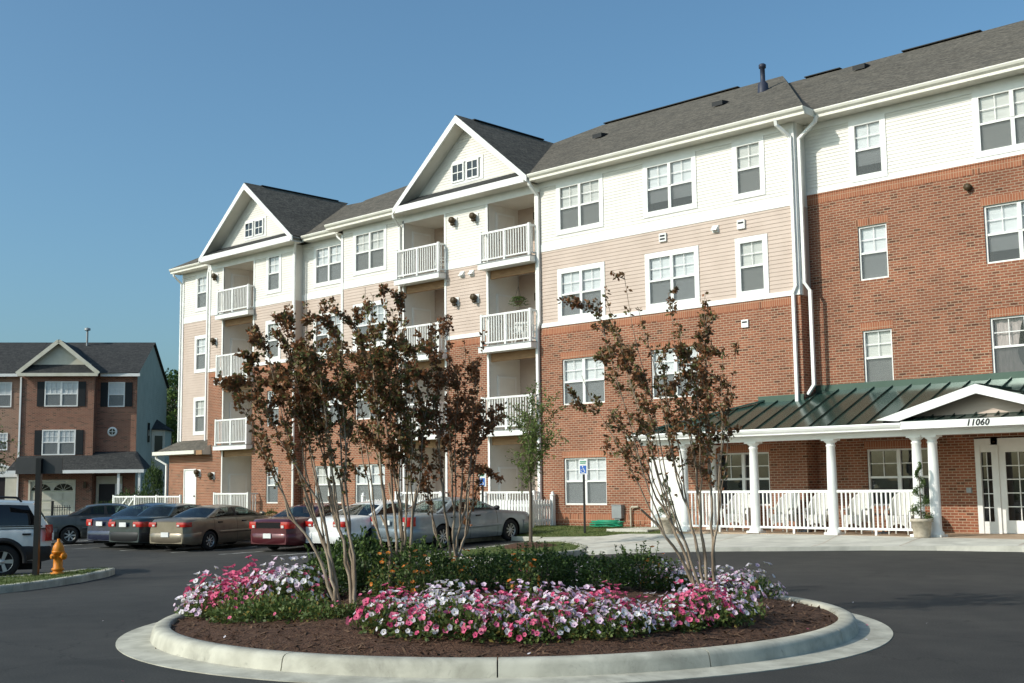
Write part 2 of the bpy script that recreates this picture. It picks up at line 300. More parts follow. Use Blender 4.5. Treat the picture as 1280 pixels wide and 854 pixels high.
M['sign_back'] = flat('sign_back', (0.05, 0.05, 0.05), 0.5)
M['hose'] = flat('green_hose', (0.02, 0.30, 0.16), 0.4)
M['bronze'] = flat('bronze_lamp', (0.07, 0.045, 0.02), 0.5)
M['blue_pipe'] = flat('dark_pipe', (0.035, 0.04, 0.065), 0.5)
M['shutter'] = flat('black_shutter', (0.018, 0.02, 0.022), 0.6)
M['door_dark'] = flat('dark_door', (0.025, 0.018, 0.018), 0.5)
M['town_trim'] = noisy('town_trim', (0.62, 0.58, 0.46), (0.70, 0.66, 0.55), scale=2, rough=0.5)
M['purple_stem'] = flat('stem', (0.07, 0.10, 0.03), 0.8)
def paint(name, col, metal=0.35, rough=0.3):
    m, t, b = newmat(name); setp(b, col=col, rough=rough, metal=metal, coat=0.6, spec=0.5)
    tc = N(t, 'TexCoord'); nz = N(t, 'TexNoise'); nz.inputs['Scale'].default_value = 5; nz.inputs['Detail'].default_value = 8; t.links.new(tc.outputs['Object'], nz.inputs['Vector'])
    r = ramp(t, [(0.35, tuple(c*0.9 for c in col)), (0.7, tuple(min(1, c*1.08+0.004) for c in col))]); t.links.new(nz.outputs['Fac'], r.inputs[0]); t.links.new(r.outputs[0], b.inputs['Base Color'])
    r2 = ramp(t, [(0.3, (rough,)*3), (0.7, (rough+0.12,)*3)]); t.links.new(nz.outputs['Fac'], r2.inputs[0]); t.links.new(r2.outputs[0], b.inputs['Roughness']); return m

# ------------------------------------------------------------------ terrain
def sstep(t): t = max(0.0, min(1.0, t)); return t*t*(3-2*t)
def zg(x, y):              # asphalt height: the car park falls away from the building
    lot = -0.27 + 0.03*max(0.0, min(6.0, y+9.5))
    return lot*(1-sstep((x+6)/8.0))
def lawn(x, y):
    a = zg(x, y)+0.12
    return a + (0.215-a)*sstep((y+4.2)/3.8)
def sheet(name, xs, ys, h, mat, dz=0.0):
    mb = MB(); mb.grid([[(x, y, h(x, y)+dz) for x in xs] for y in ys], mat)
    return tag(mb.build(name), kind='structure')
xs = [-2500, -600, -150, -70] + list(range(-45, -8, 3)) + [-8+0.5*i for i in range(0, 25)] + [6, 12, 20, 40, 100, 500, 2500]
ys = [-2500, -500, -120, -60, -35] + [-25, -20, -15, -12, -10] + [-9.5+0.5*i for i in range(0, 15)] + [0, 6, 20, 60, 150, 600, 2500]
sheet('ground', xs, ys, lambda x, y: min(zg(x, y)-0.03, 0.0), M['grass'])
ax = [-70, -45] + list(range(-42, -8, 3)) + [-8+0.5*i for i in range(0, 25)] + [6, 12, 20, 45]
ay = [-70, -35, -25, -20, -15, -12, -10] + [-9.5+0.5*i for i in range(0, 15)] + [-2.0]
sheet('car_park', ax, ay, zg, M['asphalt'])
sheet('street', [-70, -60, -50, -42, -39], [-2.0, 10, 25, 40], lambda x, y: zg(-20, -3.5), M['asphalt'])

def poly_slab(name, poly, h, mat, skirt=0.35, step=0.6, smat=None, kind='structure', parent=None):
    pts = []
    for i, a in enumerate(poly):
        b = poly[(i+1) % len(poly)]; n = max(1, int(hypot(b[0]-a[0], b[1]-a[1])/step))
        for k in range(n): pts.append((a[0]+(b[0]-a[0])*k/n, a[1]+(b[1]-a[1])*k/n))
    nb = len(pts); x0 = min(p[0] for p in poly); x1 = max(p[0] for p in poly); y0 = min(p[1] for p in poly); y1 = max(p[1] for p in poly)
    inner = []; x = x0+step/2
    while x < x1:
        y = y0+step/2
        while y < y1:
            ins = False
            for i in range(nb):
                a, b = pts[i], pts[(i+1) % nb]
                if (a[1] > y) != (b[1] > y) and x < (b[0]-a[0])*(y-a[1])/(b[1]-a[1])+a[0]: ins = not ins
            if ins: inner.append((x, y))
            y += step
        x += step
    v, e, f, *_ = delaunay_2d_cdt([Vector(p) for p in pts+inner], [(i, (i+1) % nb) for i in range(nb)], [], 1, 1e-4)
    mb = MB(); mb.v = [(p.x, p.y, h(p.x, p.y)) for p in v]; mb.f = [tuple(q) for q in f]; mb.m = [mb.mi(mat)]*len(f); mb.sm = [True]*len(f)
    if skirt:
        for i in range(nb):
            a, b = pts[i], pts[(i+1) % nb]
            mb.face([(a[0], a[1], h(*a)-skirt), (b[0], b[1], h(*b)-skirt), (b[0], b[1], h(*b)), (a[0], a[1], h(*a))], smat or mat)
    o = mb.build(name, parent)
    return tag(o, kind=kind) if kind else o
def kerb_line(name, pts, h, closed=False, wd=0.16, mat=None):   # top strip + face along an edge (pts counter-clockwise, inside on the left)
    mb = MB(); n = len(pts); dense = []
    for i in range(n if closed else n-1):
        a, b = pts[i], pts[(i+1) % n]; k = max(1, int(hypot(b[0]-a[0], b[1]-a[1])/0.5))
        for q in range(k): dense.append((a[0]+(b[0]-a[0])*q/k, a[1]+(b[1]-a[1])*q/k))
    if not closed: dense.append(pts[-1])
    rows = []; m_ = len(dense)
    for i, p in enumerate(dense):
        a = dense[i-1] if (i or closed) else p; b = dense[(i+1) % m_] if (i < m_-1 or closed) else p
        dx, dy = b[0]-a[0], b[1]-a[1]; l = hypot(dx, dy) or 1; nx, ny = -dy/l, dx/l; z = h(*p)
        rows.append([(p[0]-nx*0.03, p[1]-ny*0.03, z-0.35), (p[0]-nx*0.03, p[1]-ny*0.03, z-0.015), (p[0]-nx*0.008, p[1]-ny*0.008, z+0.008), (p[0]+nx*wd, p[1]+ny*wd, z+0.008), (p[0]+nx*(wd+.01), p[1]+ny*(wd+.01), z-0.1)])
    if closed: rows.append(rows[0])
    mb.grid(rows, mat or M['kerb'], smooth=False)
    return tag(mb.build(name), kind='structure')

LAWN1 = [(-38, -5.2), (-9.1, -5.2), (-8.9, -3.9), (-6.9, -3.75), (-5.0, -3.25), (-4.8, -2.2), (-3.7, -2.0), (-3.7, 0.3), (-9.6, 0.3), (-38, 0.3)]
poly_slab('lawn', LAWN1, lawn, M['grass'])
kerb_line('lawn_kerb', [(-38, -5.2), (-9.1, -5.2), (-8.9, -3.95), (-6.95, -3.8)], lawn)
PEN = [(-5.9, -5.5), (-5.7, -8.6), (-4.9, -10.7), (-3.6, -11.7), (-2.2, -12.0), (-1.1, -11.6), (-0.6, -10.4), (-1.0, -8.9), (-2.5, -6.9), (-4.0, -5.6), (-5.0, -5.0)]
hp = lambda x, y: zg(x, y)+0.13
poly_slab('grass_peninsula', PEN, hp, M['grass'])
kerb_line('peninsula_kerb', PEN, hp, closed=True)
APR = [(-6.9, -3.75), (-5.95, -5.35), (-5.0, -4.85), (-4.05, -5.45), (-2.55, -6.75), (-1.05, -8.75), (-0.5, -8.5), (1.0, -7.4), (3.0, -6.0), (4.5, -4.75), (5.8, -4.05), (7.6, -3.6), (14, -3.3), (20, -3.3), (20, -1.9), (-4.7, -1.9), (-5.0, -3.25)]
hap = lambda x, y: zg(x, y)+0.10+0.10*sstep((y+4.5)/2.2)
poly_slab('sidewalk', APR, hap, M['concrete'])
mb = MB()   # tooled joints of the apron, thin dark grooves
for a, b in (((-0.6, -2.0), (0.5, -7.6)), ((2.2, -2.0), (3.4, -5.6)), ((4.6, -2.2), (5.0, -4.3)), ((-3.2, -2.0), (-1.6, -7.8)), ((7.4, -2.0), (7.5, -3.5))):
    pr_ = []
    for k in range(9):
        x = a[0]+(b[0]-a[0])*k/8; y = a[1]+(b[1]-a[1])*k/8; pr_.append(((x-0.012, y, hap(x, y)+0.004), (x+0.012, y, hap(x, y)+0.004)))
    mb.grid(pr_, M['tan_concrete'])
tag(mb.build('sidewalk_joint'), kind='structure')
# path along the building door
poly_slab('door_path', [(-5.9, -1.9), (-4.3, -1.9), (-4.3, -0.02), (-5.75, -0.02)], lambda x, y: 0.232, M['concrete'], skirt=0.2)
# parking stripes
mb = MB()
for sx, sy, l_ in ((-14.59, -12.0, 5.6), (-12.37, -11.77, 5.8), (-10.4, -11.3, 5.6), (-8.1, -11.0, 5.6), (-17.1, -12.3, 5.8), (-19.5, -12.7, 5.8), (-22.0, -13.0, 5.8), (-24.5, -13.3, 5.8)):
    dx, dy = cos(rad(97)), sin(rad(97)); rows = []
    for k in range(13):
        x = sx+dx*l_*k/12; y = sy+dy*l_*k/12
        rows.append([(x-dy*0.055, y+dx*0.055, zg(x, y)+0.005), (x+dy*0.055, y-dx*0.055, zg(x, y)+0.005)])
    mb.grid(rows, M['stripe'])
tag(mb.build('parking_stripes'), kind='structure')
# hydrant island
HI = [(-4.0, -22.9), (-4.45, -21.4), (-5.19, -20.3), (-6.14, -19.05), (-7.0, -18.1), (-7.55, -17.66)]
for x_, D_ in ((122, 28.1), (108, 27.9), (90, 27.3), (60, 26.55), (20, 25.9), (-30, 25.3), (-80, 25.0)): HI.append(site(D_, (x_-640)/1514*D_))
hh = lambda x, y: zg(x, y)+0.14
HI2 = [p for p in HI]
poly_slab('hydrant_island', HI2, hh, M['grass'])
kerb_line('hydrant_island_kerb', HI2, hh, closed=True)

# round island : gutter, kerb, mulch
IC = (8.15, -21.05)
mb = MB(); NS = 144; joints = [5, 22, 40, 59, 76, 94, 112, 130]
prof_g = [(4.44, -0.02), (4.44, 0.008), (4.06, 0.022)]
mb.grid([[(IC[0]+r*cos(2*pi*k/NS), IC[1]+r*sin(2*pi*k/NS), z) for r, z in prof_g] for k in range(NS+1)], M['kerb'], smooth=False)
prof_k = [(4.085, 0.0), (4.06, 0.12), (4.045, 0.148), (4.015, 0.165), (3.97, 0.17), (3.88, 0.168), (3.865, 0.15), (3.86, 0.0)]
def ring(a0, a1):
    n = max(2, int((a1-a0)/(2*pi)*NS))
    rows = [[(IC[0]+r*cos(a0+(a1-a0)*k/n), IC[1]+r*sin(a0+(a1-a0)*k/n), z) for r, z in prof_k] for k in range(n+1)]
    mb.grid(rows, M['kerb'], smooth=True); mb.face(rows[0], M['kerb']); mb.face(rows[-1][::-1], M['kerb'])
ja = [rad(a) for a in (12, 58, 104, 150, 196, 241, 284, 313, 341)]
for i in range(len(ja)):
    a0 = ja[i]; a1 = ja[(i+1) % len(ja)] + (2*pi if i == len(ja)-1 else 0)
    ring(a0+0.0016, a1-0.0016)
tag(mb.build('island_kerb'), kind='structure')
rnd = random.Random(3)
def mound(x, y):
    r = hypot(x-IC[0], y-IC[1])/3.87
    return 0.125 + 0.24*(1-min(1, r)**2.2) + 0.012*sin(5.1*x+1.7*y)*cos(4.3*y-2.2*x)
mb = MB(); rows = []
for i in range(46):
    r = 3.872*i/45
    rows.append([(IC[0]+r*cos(2*pi*k/150), IC[1]+r*sin(2*pi*k/150), mound(IC[0]+r*cos(2*pi*k/150), IC[1]+r*sin(2*pi*k/150)) + (rnd.uniform(-0.014, 0.014) if i < 45 else 0)) for k in range(150)])
mb.grid(rows, M['mulch'], closed=True)
tag(mb.build('mulch_bed'), kind='structure')
mb = MB()
for k in range(5200):
    a = rnd.uniform(0, 2*pi); r = 3.84*math.sqrt(rnd.random()); x = IC[0]+r*cos(a); y = IC[1]+r*sin(a); z = mound(x, y)+0.008
    l = rnd.uniform(0.02, 0.07); wv = rnd.uniform(0.006, 0.014); th = rnd.uniform(0, pi); ti = rnd.uniform(-0.4, 0.5)
    d = Vector((cos(th), sin(th), ti))*l; e_ = Vector((-sin(th), cos(th), rnd.uniform(-0.4, 0.4)))*wv; p = Vector((x, y, z))
    mb.face([p-d-e_, p+d-e_*0.6, p+d*1.1+e_*0.5, p-d+e_], M['chip'])
tag(mb.build('mulch_chips'), label='loose brown bark chips spread over the round bed', cat='mulch', kind='stuff')

# ================================================================== apartment building
B = empty('apartment_building', (0, 0, 0))
tag(B, 'four storey brick and pale siding apartment building with white balconies and green porch roof', 'building')
H4, H3, H2, H1 = 12.05, 8.975, 5.905, 2.478      # window heads
WH = 1.50                                        # glass height
ZB, ZT, ZR, ZE = 7.15, 9.88, 10.25, 12.42
def cut(a0, a1, holes):      # intervals of [a0,a1] outside holes
    out = [(a0, a1)]
    for h0, h1 in holes:
        nw = []
        for p, q in out:
            if h1 <= p or h0 >= q: nw.append((p, q)); continue
            if h0 > p: nw.append((p, h0))
            if h1 < q: nw.append((h1, q))
        out = nw
    return out
def wall(mb, X0, X1, Z0, Z1, Y, mat, holes=(), reveal=0.11):
    zs = sorted({Z0, Z1, *[z for h in holes for z in (h[2], h[3]) if Z0 < z < Z1]})
    for z0, z1 in zip(zs, zs[1:]):
        zm = (z0+z1)/2
        for a, b in cut(X0, X1, [(h[0], h[1]) for h in holes if h[2] < zm < h[3]]):
            mb.face([(a, Y, z0), (b, Y, z0), (b, Y, z1), (a, Y, z1)], mat)
    for h in holes:
        if h[2] < Z0-1e-6 and h[3] <= Z0: continue
        a, b, z0, z1 = h[0], h[1], max(h[2], Z0), min(h[3], Z1); y2 = Y+reveal
        if z1 <= z0: continue
        mb.face([(a, Y, z0), (a, Y, z1), (a, y2, z1), (a, y2, z0)], mat); mb.face([(b, Y, z1), (b, Y, z0), (b, y2, z0), (b, y2, z1)], mat)
        mb.face([(a, Y, z1), (b, Y, z1), (b, y2, z1), (a, y2, z1)], mat); mb.face([(a, Y, z0), (a, y2, z0), (b, y2, z0), (b, Y, z0)], mat)
def lap(mb, X0, X1, Z0, Z1, Y, mat, holes=(), pitch=0.125, d=0.015, edge=None):
    z = Z0
    while z < Z1-1e-4:
        zt = min(z+pitch, Z1)
        zs = sorted({z, zt, *[q for h in holes for q in (h[2], h[3]) if z < q < zt]})
        for z0, z1 in zip(zs, zs[1:]):
            zm = (z0+z1)/2; y0 = Y-d*(1-(z0-z)/pitch); y1 = Y-d*(1-(z1-z)/pitch)
            if edge: l0, r0 = edge(z0); l1, r1 = edge(z1)
            else: l0 = l1 = X0; r0 = r1 = X1
            for a, b in cut(X0, X1, [(h[0], h[1]) for h in holes if h[2] < zm < h[3]]):
                a0, a1, b0, b1 = max(a, l0), max(a, l1), min(b, r0), min(b, r1)
                if b0 <= a0: continue
                b1 = max(a1, b1)
                mb.face([(a0, y0, z0), (b0, y0, z0), (b1, y1, z1), (a1, y1, z1)], mat)
                if abs(z0-z) < 1e-6: mb.face([(a0, Y+0.002, z0), (b0, Y+0.002, z0), (b0, y0, z0), (a0, y0, z0)], mat)
        z = zt
# --- window prototypes (origin: bottom centre of the glass, wall surface at y=0, facing -y)
WCACHE = {}
def win_parts(kind):
    if kind in WCACHE: return WCACHE[kind]
    pair = 'pair' in kind; w_ = 1.78 if pair else 0.80; h = WH; out = []; T = M['trim']
    off = 0.075 if 'brick' in kind or 'dark' in kind else 0.0
    fr = MB(); fw = 0.05
    y0, y1 = off-0.03, off+0.06
    for a, b, c_, d_ in ((-w_/2-fw, -w_/2, -fw, h+fw), (w_/2, w_/2+fw, -fw, h+fw)): fr.box(a, b, y0, y1, c_, d_, T)
    fr.box(-w_/2, w_/2, y0, y1, -fw, 0, T); fr.box(-w_/2, w_/2, y0, y1, h, h+fw, T)
    fr.box(-w_/2, w_/2, off-0.012, off+0.05, h*0.5-0.03, h*0.5+0.03, T)
    if pair:
        fr.box(-0.055, 0.055, y0, y1, 0, h*0.5-0.03, T); fr.box(-0.055, 0.055, y0, y1, h*0.5+0.03, h, T)
    if 'cased' in kind:
        cw = 0.13
        fr.box(-w_/2-fw-cw, w_/2+fw+cw, -0.034, 0.0, -fw-cw, -fw, T); fr.box(-w_/2-fw-cw, w_/2+fw+cw, -0.034, 0.0, h+fw, h+fw+cw, T)
        for s_ in (-1, 1):
            a = s_*(w_/2+fw); b = s_*(w_/2+fw+cw); fr.box(min(a, b), max(a, b), -0.034, 0.0, -fw, h+fw, T)
    out.append(('frame', fr.mesh('window_frame')))
    mu = MB(); cells = [(-w_/2, -0.055), (0.055, w_/2)] if pair else [(-w_/2, w_/2)]
    for a, b in cells:
        mu.box((a+b)/2-0.011, (a+b)/2+0.011, off+0.012, off+0.026, h*0.5+0.03, h, T)
        mu.box(a, b, off+0.010, off+0.024, h*0.76-0.011, h*0.76+0.011, T)
    out.append(('muntin', mu.mesh('muntin')))
    g = MB(); g.face([(-w_/2, off+0.035, 0), (w_/2, off+0.035, 0), (w_/2, off+0.035, h), (-w_/2, off+0.035, h)], M['dark_glass'] if 'dark' in kind else M['glass'])
    out.append(('glass', g.mesh('glass')))
    if 'dark' not in kind:
        s_ = MB()
        for a, b in cells: s_.face([(a, off+0.015, 0), (b, off+0.015, 0), (b, off+0.015, h*0.5-0.03), (a, off+0.015, h*0.5-0.03)], M['screen'])
        out.append(('screen', s_.mesh('screen')))
    bl = MB(); bm_ = M['dark_room'] if 'dark' in kind else (M['curtain'] if 'curtain' in kind else M['blind'])
    if 'dark' in kind or 'curtain' in kind:
        if 'curtain' in kind:
            for s_ in (-1, 1):
                rows = []
                for i in range(9):
                    z = h*(1-i/8); inn = 0.10+0.28*(i/8)**0.6 if i < 6 else 0.36-0.1*(i-5)
                    rows.append([(s_*(w_/2 - (w_/2-inn)*j/8), off+0.10+0.025*sin(j*2.4), z) for j in range(9)])
                bl.grid(rows, M['curtain'])
        bl.face([(-w_/2, off+0.5, -0.1), (w_/2, off+0.5, -0.1), (w_/2, off+0.5, h+0.1), (-w_/2, off+0.5, h+0.1)], M['dark_room'])  # dark box painted in for the unlit room
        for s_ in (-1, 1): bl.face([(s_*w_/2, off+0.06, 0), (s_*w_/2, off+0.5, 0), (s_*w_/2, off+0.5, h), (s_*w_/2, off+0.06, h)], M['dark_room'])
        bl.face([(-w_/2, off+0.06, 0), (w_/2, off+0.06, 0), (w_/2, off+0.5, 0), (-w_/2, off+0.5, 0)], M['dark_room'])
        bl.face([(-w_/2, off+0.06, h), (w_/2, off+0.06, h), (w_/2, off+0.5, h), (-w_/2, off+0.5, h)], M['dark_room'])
        out.append(('curtain' if 'curtain' in kind else 'unlit_room_box', bl.mesh('window_backing')))
    else:
        n = 36; lo = 0
        if 'v3' in kind: lo = 7
        if 'v1' in kind: bm_ = M['blind_b']
        if 'v2' in kind: bm_ = M['blind_c']
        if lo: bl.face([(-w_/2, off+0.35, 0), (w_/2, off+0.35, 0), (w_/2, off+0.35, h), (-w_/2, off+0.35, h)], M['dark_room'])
        rows = []
        for i in range(lo, n):
            z = h*i/n; rows += [[(-w_/2, off+0.085, z), (w_/2, off+0.085, z)], [(-w_/2, off+0.072, z+h/n*0.92), (w_/2, off+0.072, z+h/n*0.92)]]
        bl.grid(rows, bm_, smooth=False); out.append(('blind', bl.mesh('blind')))
    WCACHE[kind] = out; return out
WV = random.Random(4)
def window(parent, kind, xc, y, zhead, label=None):
    if 'dark' not in kind and 'curtain' not in kind: kind += WV.choice(['', '', ' v1', ' v1', ' v2', ' v3'])
    ps = win_parts(kind); o = link('window', ps[0][1], parent, (xc, y, zhead-WH))
    for nme, me in ps[1:]: link(nme, me, o)
    if label: o['label'] = label
    return o
def hole(xc, zhead, pair=True, m=0.05):
    w_ = 1.78 if pair else 0.80
    return (xc-w_/2-m, xc+w_/2+m, zhead-WH-m, zhead+m)
WX1, WX2, WX3 = -8.35, -4.49, -1.47
RX1, RX2 = 2.21, 6.42
NX, SXW, GX, TX = -19.72, -23.29, -26.77, -33.73
OC1, OC2, OG = (-17.58, -15.23), (-12.85, -10.47), (-30.82, -28.36)     # balcony openings
YM, YS, YG, YT, YR = 0.0, 0.66, 0.23, 0.87, 0.62

bk = MB(); wh = MB(); tn = MB(); sol = MB()
def flush():
    global bk, wh, tn
    for m_, n_ in ((bk, 'brick_wall'), (wh, 'white_siding'), (tn, 'tan_siding')):
        if m_.f: m_.build(n_, B)
    bk = MB(); wh = MB(); tn = MB()
# M wall
holesM = [hole(WX1, H2), hole(WX2, H2), hole(WX1, H1), (-5.58, -4.42, 0.2, 2.47), hole(-2.07, H1)]
wall(bk, -10.2, 0.15, -0.35, ZB, YM, M['brick'], holesM)
hT = [hole(x, z, p, 0.10) for x, p in ((WX1, 1), (WX2, 1), (WX3, 0)) for z in (H3, H4)]
lap(tn, -10.2, 0.0, ZB+0.15, ZT, YM, M['tan_siding'], hT)
lap(wh, -10.2, 0.0, ZT+0.26, ZE, YM, M['white_siding'], hT, pitch=0.105)
# return M->R
for mb_, z0, z1, mt in ((bk, -0.35, ZB, M['brick']), (tn, ZB, ZT, M['tan_siding']), (wh, ZT, ZE, M['white_siding'])):
    mb_.face([(0.15, 0, z0), (0.15, YR, z0), (0.15, YR, z1), (0.15, 0, z1)], mt)
flush()
# C bay
for a, b in ((-15.23, -12.85),):
    wall(bk, a, b, -0.35, ZB, YM, M['brick']); lap(tn, a, b, ZB+0.15, ZT, YM, M['tan_siding']); lap(wh, a, b, ZT+0.26, ZE, YM, M['white_siding'], pitch=0.105)
wall(bk, -10.47, -10.2, -0.35, ZB, YM, M['brick']); wall(tn, -10.47, -10.2, ZB, ZE, YM, M['tan_siding'])
flush()
# N
holesN = [hole(NX, z) for z in (H1, H2)]; hN = [hole(NX, z, 1, 0.1) for z in (H3, H4)]
wall(bk, -21.55, -17.58, -0.35, ZB, YM, M['brick'], holesN); lap(tn, -21.45, -17.68, ZB+0.15, ZT, YM, M['tan_siding'], hN); lap(wh, -21.45, -17.68, ZT+0.26, ZE, YM, M['white_siding'], hN, pitch=0.105)
for mb_, z0, z1, mt in ((bk, -0.35, ZB, M['brick']), (tn, ZB, ZT, M['tan_siding']), (wh, ZT, ZE, M['white_siding'])):
    mb_.face([(-21.55, YS, z0), (-21.55, 0, z0), (-21.55, 0, z1), (-21.55, YS, z1)], mt)
flush()
# S
holesS = [hole(SXW, z) for z in (H1, H2)]; hS = [hole(SXW, z, 1, 0.1) for z in (H3, H4)]
wall(bk, -25.2, -21.55, -0.35, ZB, YS, M['brick'], holesS); lap(tn, -25.2, -21.55, ZB+0.15, ZT, YS, M['tan_siding'], hS); lap(wh, -25.2, -21.55, ZT+0.26, ZE, YS, M['white_siding'], hS, pitch=0.105)
flush()
# G
holesG = [hole(GX, z, 0) for z in (H1, H2)]; hG = [hole(GX, z, 0, 0.1) for z in (H3, H4)]
for a, b in ((-28.36, -25.2), (-32.03, -30.82)):
    hg = holesG if a > -29 else []; hg2 = hG if a > -29 else []
    wall(bk, a, b, -0.35, ZB, YG, M['brick'], hg); lap(tn, a, b, ZB+0.15, ZT, YG, M['tan_siding'], hg2); lap(wh, a, b, ZT+0.26, ZE, YG, M['white_siding'], hg2, pitch=0.105); flush()
for mb_, z0, z1, mt in ((bk, -0.35, ZB, M['brick']), (tn, ZB, ZT, M['tan_siding']), (wh, ZT, ZE, M['white_siding'])):
    mb_.face([(-25.2, YG, z0), (-25.2, YS, z0), (-25.2, YS, z1), (-25.2, YG, z1)], mt)
flush()
for mb_, z0, z1, mt in ((bk, -0.35, ZB, M['brick']), (tn, ZB, ZT, M['tan_siding']), (wh, ZT, ZE, M['white_siding'])):
    mb_.face([(-32.03, YT, z0), (-32.03, YG, z0), (-32.03, YG, z1), (-32.03, YT, z1)], mt)
flush()
# T tower
hTt = [hole(TX, z, 0, 0.1) for z in (H2, H3, H4)]
lap(tn, -35.5, -32.03, 3.7, ZT, YT, M['tan_siding'], hTt); lap(wh, -35.5, -32.03, ZT+0.26, ZE, YT, M['white_siding'], hTt, pitch=0.105)
flush(); tn.face([(-35.5, 14, 3.0), (-35.5, YT, 3.0), (-35.5, YT, ZT), (-35.5, 14, ZT)], M['tan_siding']); wh.face([(-35.5, 14, ZT), (-35.5, YT, ZT), (-35.5, YT, ZE), (-35.5, 14, ZE)], M['white_siding'])
wall(bk, -35.45, -32.03, -0.35, 3.5, YG, M['brick'], [(-34.06, -32.94, 0.2, 2.56)])
bk.face([(-35.45, 14, -0.35), (-35.45, YG, -0.35), (-35.45, YG, 3.5), (-35.45, 14, 3.5)], M['brick'])
flush()
# R
holesR = [hole(RX1, H3, 0), hole(RX1, H2, 0), hole(RX2, H3), hole(RX2, H2), hole(2.66, H1), (4.86, 8.45, 0.2, 2.76), hole(10.6, H3), hole(10.6, H2)]
hR = [hole(RX1, H4, 0, 0.1), hole(RX2, H4, 1, 0.1), hole(10.6, H4, 1, 0.1)]
wall(bk, 0.15, 14.0, -0.35, ZR, YR, M['brick'], holesR)
lap(wh, 0.15, 14.0, ZR, ZE, YR, M['white_siding'], hR, pitch=0.105)
bk.face([(14, YR, -0.35), (14, 14, -0.35), (14, 14, ZR), (14, YR, ZR)], M['brick']); wh.face([(14, YR, ZR), (14, 14, ZR), (14, 14, ZE), (14, YR, ZE)], M['white_siding'])
bk.face([(14, 14, -0.35), (-35.5, 14, -0.35), (-35.5, 14, ZE), (14, 14, ZE)], M['brick'])
flush()
# soldier courses: heads, base band, belt course
def soldier(x0, x1, z0, z1, Y):
    s_ = MB(); s_.box(x0, x1, Y-0.008, Y+0.04, z0, z1, M['soldier']); s_.build('soldier_course', B)
for x0, x1, hl in ((-10.2, 0.15, [(-5.58, -4.42)]), (-15.23, -12.85, []), (-21.55, -17.58, [])):
    for a, b in cut(x0, x1, hl): soldier(a, b, 0.36, 0.62, YM)
    soldier(x0, x1, ZB-0.26, ZB, YM)
soldier(-28.36, -25.2, 0.36, 0.62, YG); soldier(-25.2, -21.55, 0.36, 0.62, YS); soldier(-28.36, -25.2, ZB-0.26, ZB, YG); soldier(-25.2, -21.55, ZB-0.26, ZB, YS); soldier(-32.03, -30.82, ZB-0.26, ZB, YG)
soldier(0.15, 14.0, ZR-0.30, ZR-0.04, YR)
for h_, Y in [(h, YM) for h in holesM if h[1]-h[0] > 1.5] + [(h, YM) for h in holesN] + [(h, YS) for h in holesS] + [(h, YG) for h in holesG] + [(h, YR) for h in holesR if h[3] > 3 or h[0] < 3]:
    soldier(h_[0]-0.06, h_[1]+0.06, h_[3], h_[3]+0.22, Y)
flush()
# dark dentil row along the top of the R brick
mb = MB(); mb.box(0.16, 14.0, YR-0.026, YR+0.03, ZR-0.04, ZR, M['soldier'])
mb.build('brick_dentil', B)
# trim boards
tr = MB(); T = M['trim']
def band(x0, x1, z0, z1, Y, d=0.026, mat=None): tr.box(x0, x1, Y-d, Y+0.01, z0, z1, mat or T)
for x0, x1, Y in ((-10.2, 0.0, YM), (-15.13, -12.95, YM), (-21.45, -17.68, YM), (-25.2, -21.55, YS), (-28.26, -25.2, YG), (-31.9, -30.92, YG)):
    band(x0, x1, ZT, ZT+0.26, Y); band(x0, x1, ZB, ZB+0.15, Y, 0.04)
band(-35.4, -32.05, ZT, ZT+0.26, YT)
for x0, x1, Y in ((-10.2, 0.0, YM), (-21.45, -17.58, YM), (-25.2, -21.55, YS), (-35.4, -32.03, YT), (0.15, 14, YR)): band(x0, x1, ZE-0.20, ZE, Y, 0.03)
for x0, x1, Y in ((-17.58, -10.2, YM), (-32.03, -25.2, YG)): band(x0, x1, 12.10, ZE, Y, 0.04)
def corner(x0, x1, Y, z0, z1, d=0.045): tr.box(x0, x1, Y-d, Y+0.02, z0, z1, T)
corner(0.0, 0.16, YM, ZB, ZE); tr.box(0.13, 0.178, 0.02, 0.14, ZB, ZE, T)
corner(-21.58, -21.45, YM, ZB, ZE-.2); corner(-25.32, -25.17, YG, ZB, 12.1); corner(-32.06, -31.92, YG, ZB, 12.1); corner(-35.53, -35.38, YT, 3.6, ZE)
for x0, x1 in (OC1, OC2): corner(x0-0.10, x0, YM, -0.1, 12.1, 0.03); corner(x1, x1+0.10, YM, -0.1, 12.1, 0.03)
corner(OG[0]-0.10, OG[0], YG, ZB, 12.1, 0.03); corner(OG[1], OG[1]+0.10, YG, ZB, 12.1, 0.03); corner(OG[0], OG[0]+0.08, YG, -0.1, ZB, 0.01)
band(1.0-0.85, 14, ZR, ZR+0.10, YR, 0.03)
tr.build('trim_board', B)

# windows
for x, k in ((WX1, 'pair'), (WX2, 'pair'), (WX3, 'single')):
    for z in (H3, H4): window(B, k+'_cased', x, YM, z)
window(B, 'pair_brick', WX1, YM, H2); window(B, 'pair_brick', WX2, YM, H2); window(B, 'pair_brick', WX1, YM, H1)
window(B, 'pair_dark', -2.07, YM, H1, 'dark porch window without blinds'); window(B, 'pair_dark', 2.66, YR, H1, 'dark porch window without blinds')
for z in (H1, H2): window(B, 'pair_brick', NX, YM, z); window(B, 'pair_brick', SXW, YS, z); window(B, 'single_brick', GX, YG, z)
for z in (H3, H4): window(B, 'pair_cased', NX, YM, z); window(B, 'pair_cased', SXW, YS, z); window(B, 'single_cased', GX, YG, z)
for z in (H2, H3, H4): window(B, 'single_cased', TX, YT, z)
window(B, 'single_cased', RX1, YR, H4); window(B, 'pair_cased', RX2, YR, H4); window(B, 'pair_cased', 10.6, YR, H4)
for z in (H3, H2):
    window(B, 'single_brick', RX1, YR, z); window(B, 'pair_brick', 10.6, YR, z)
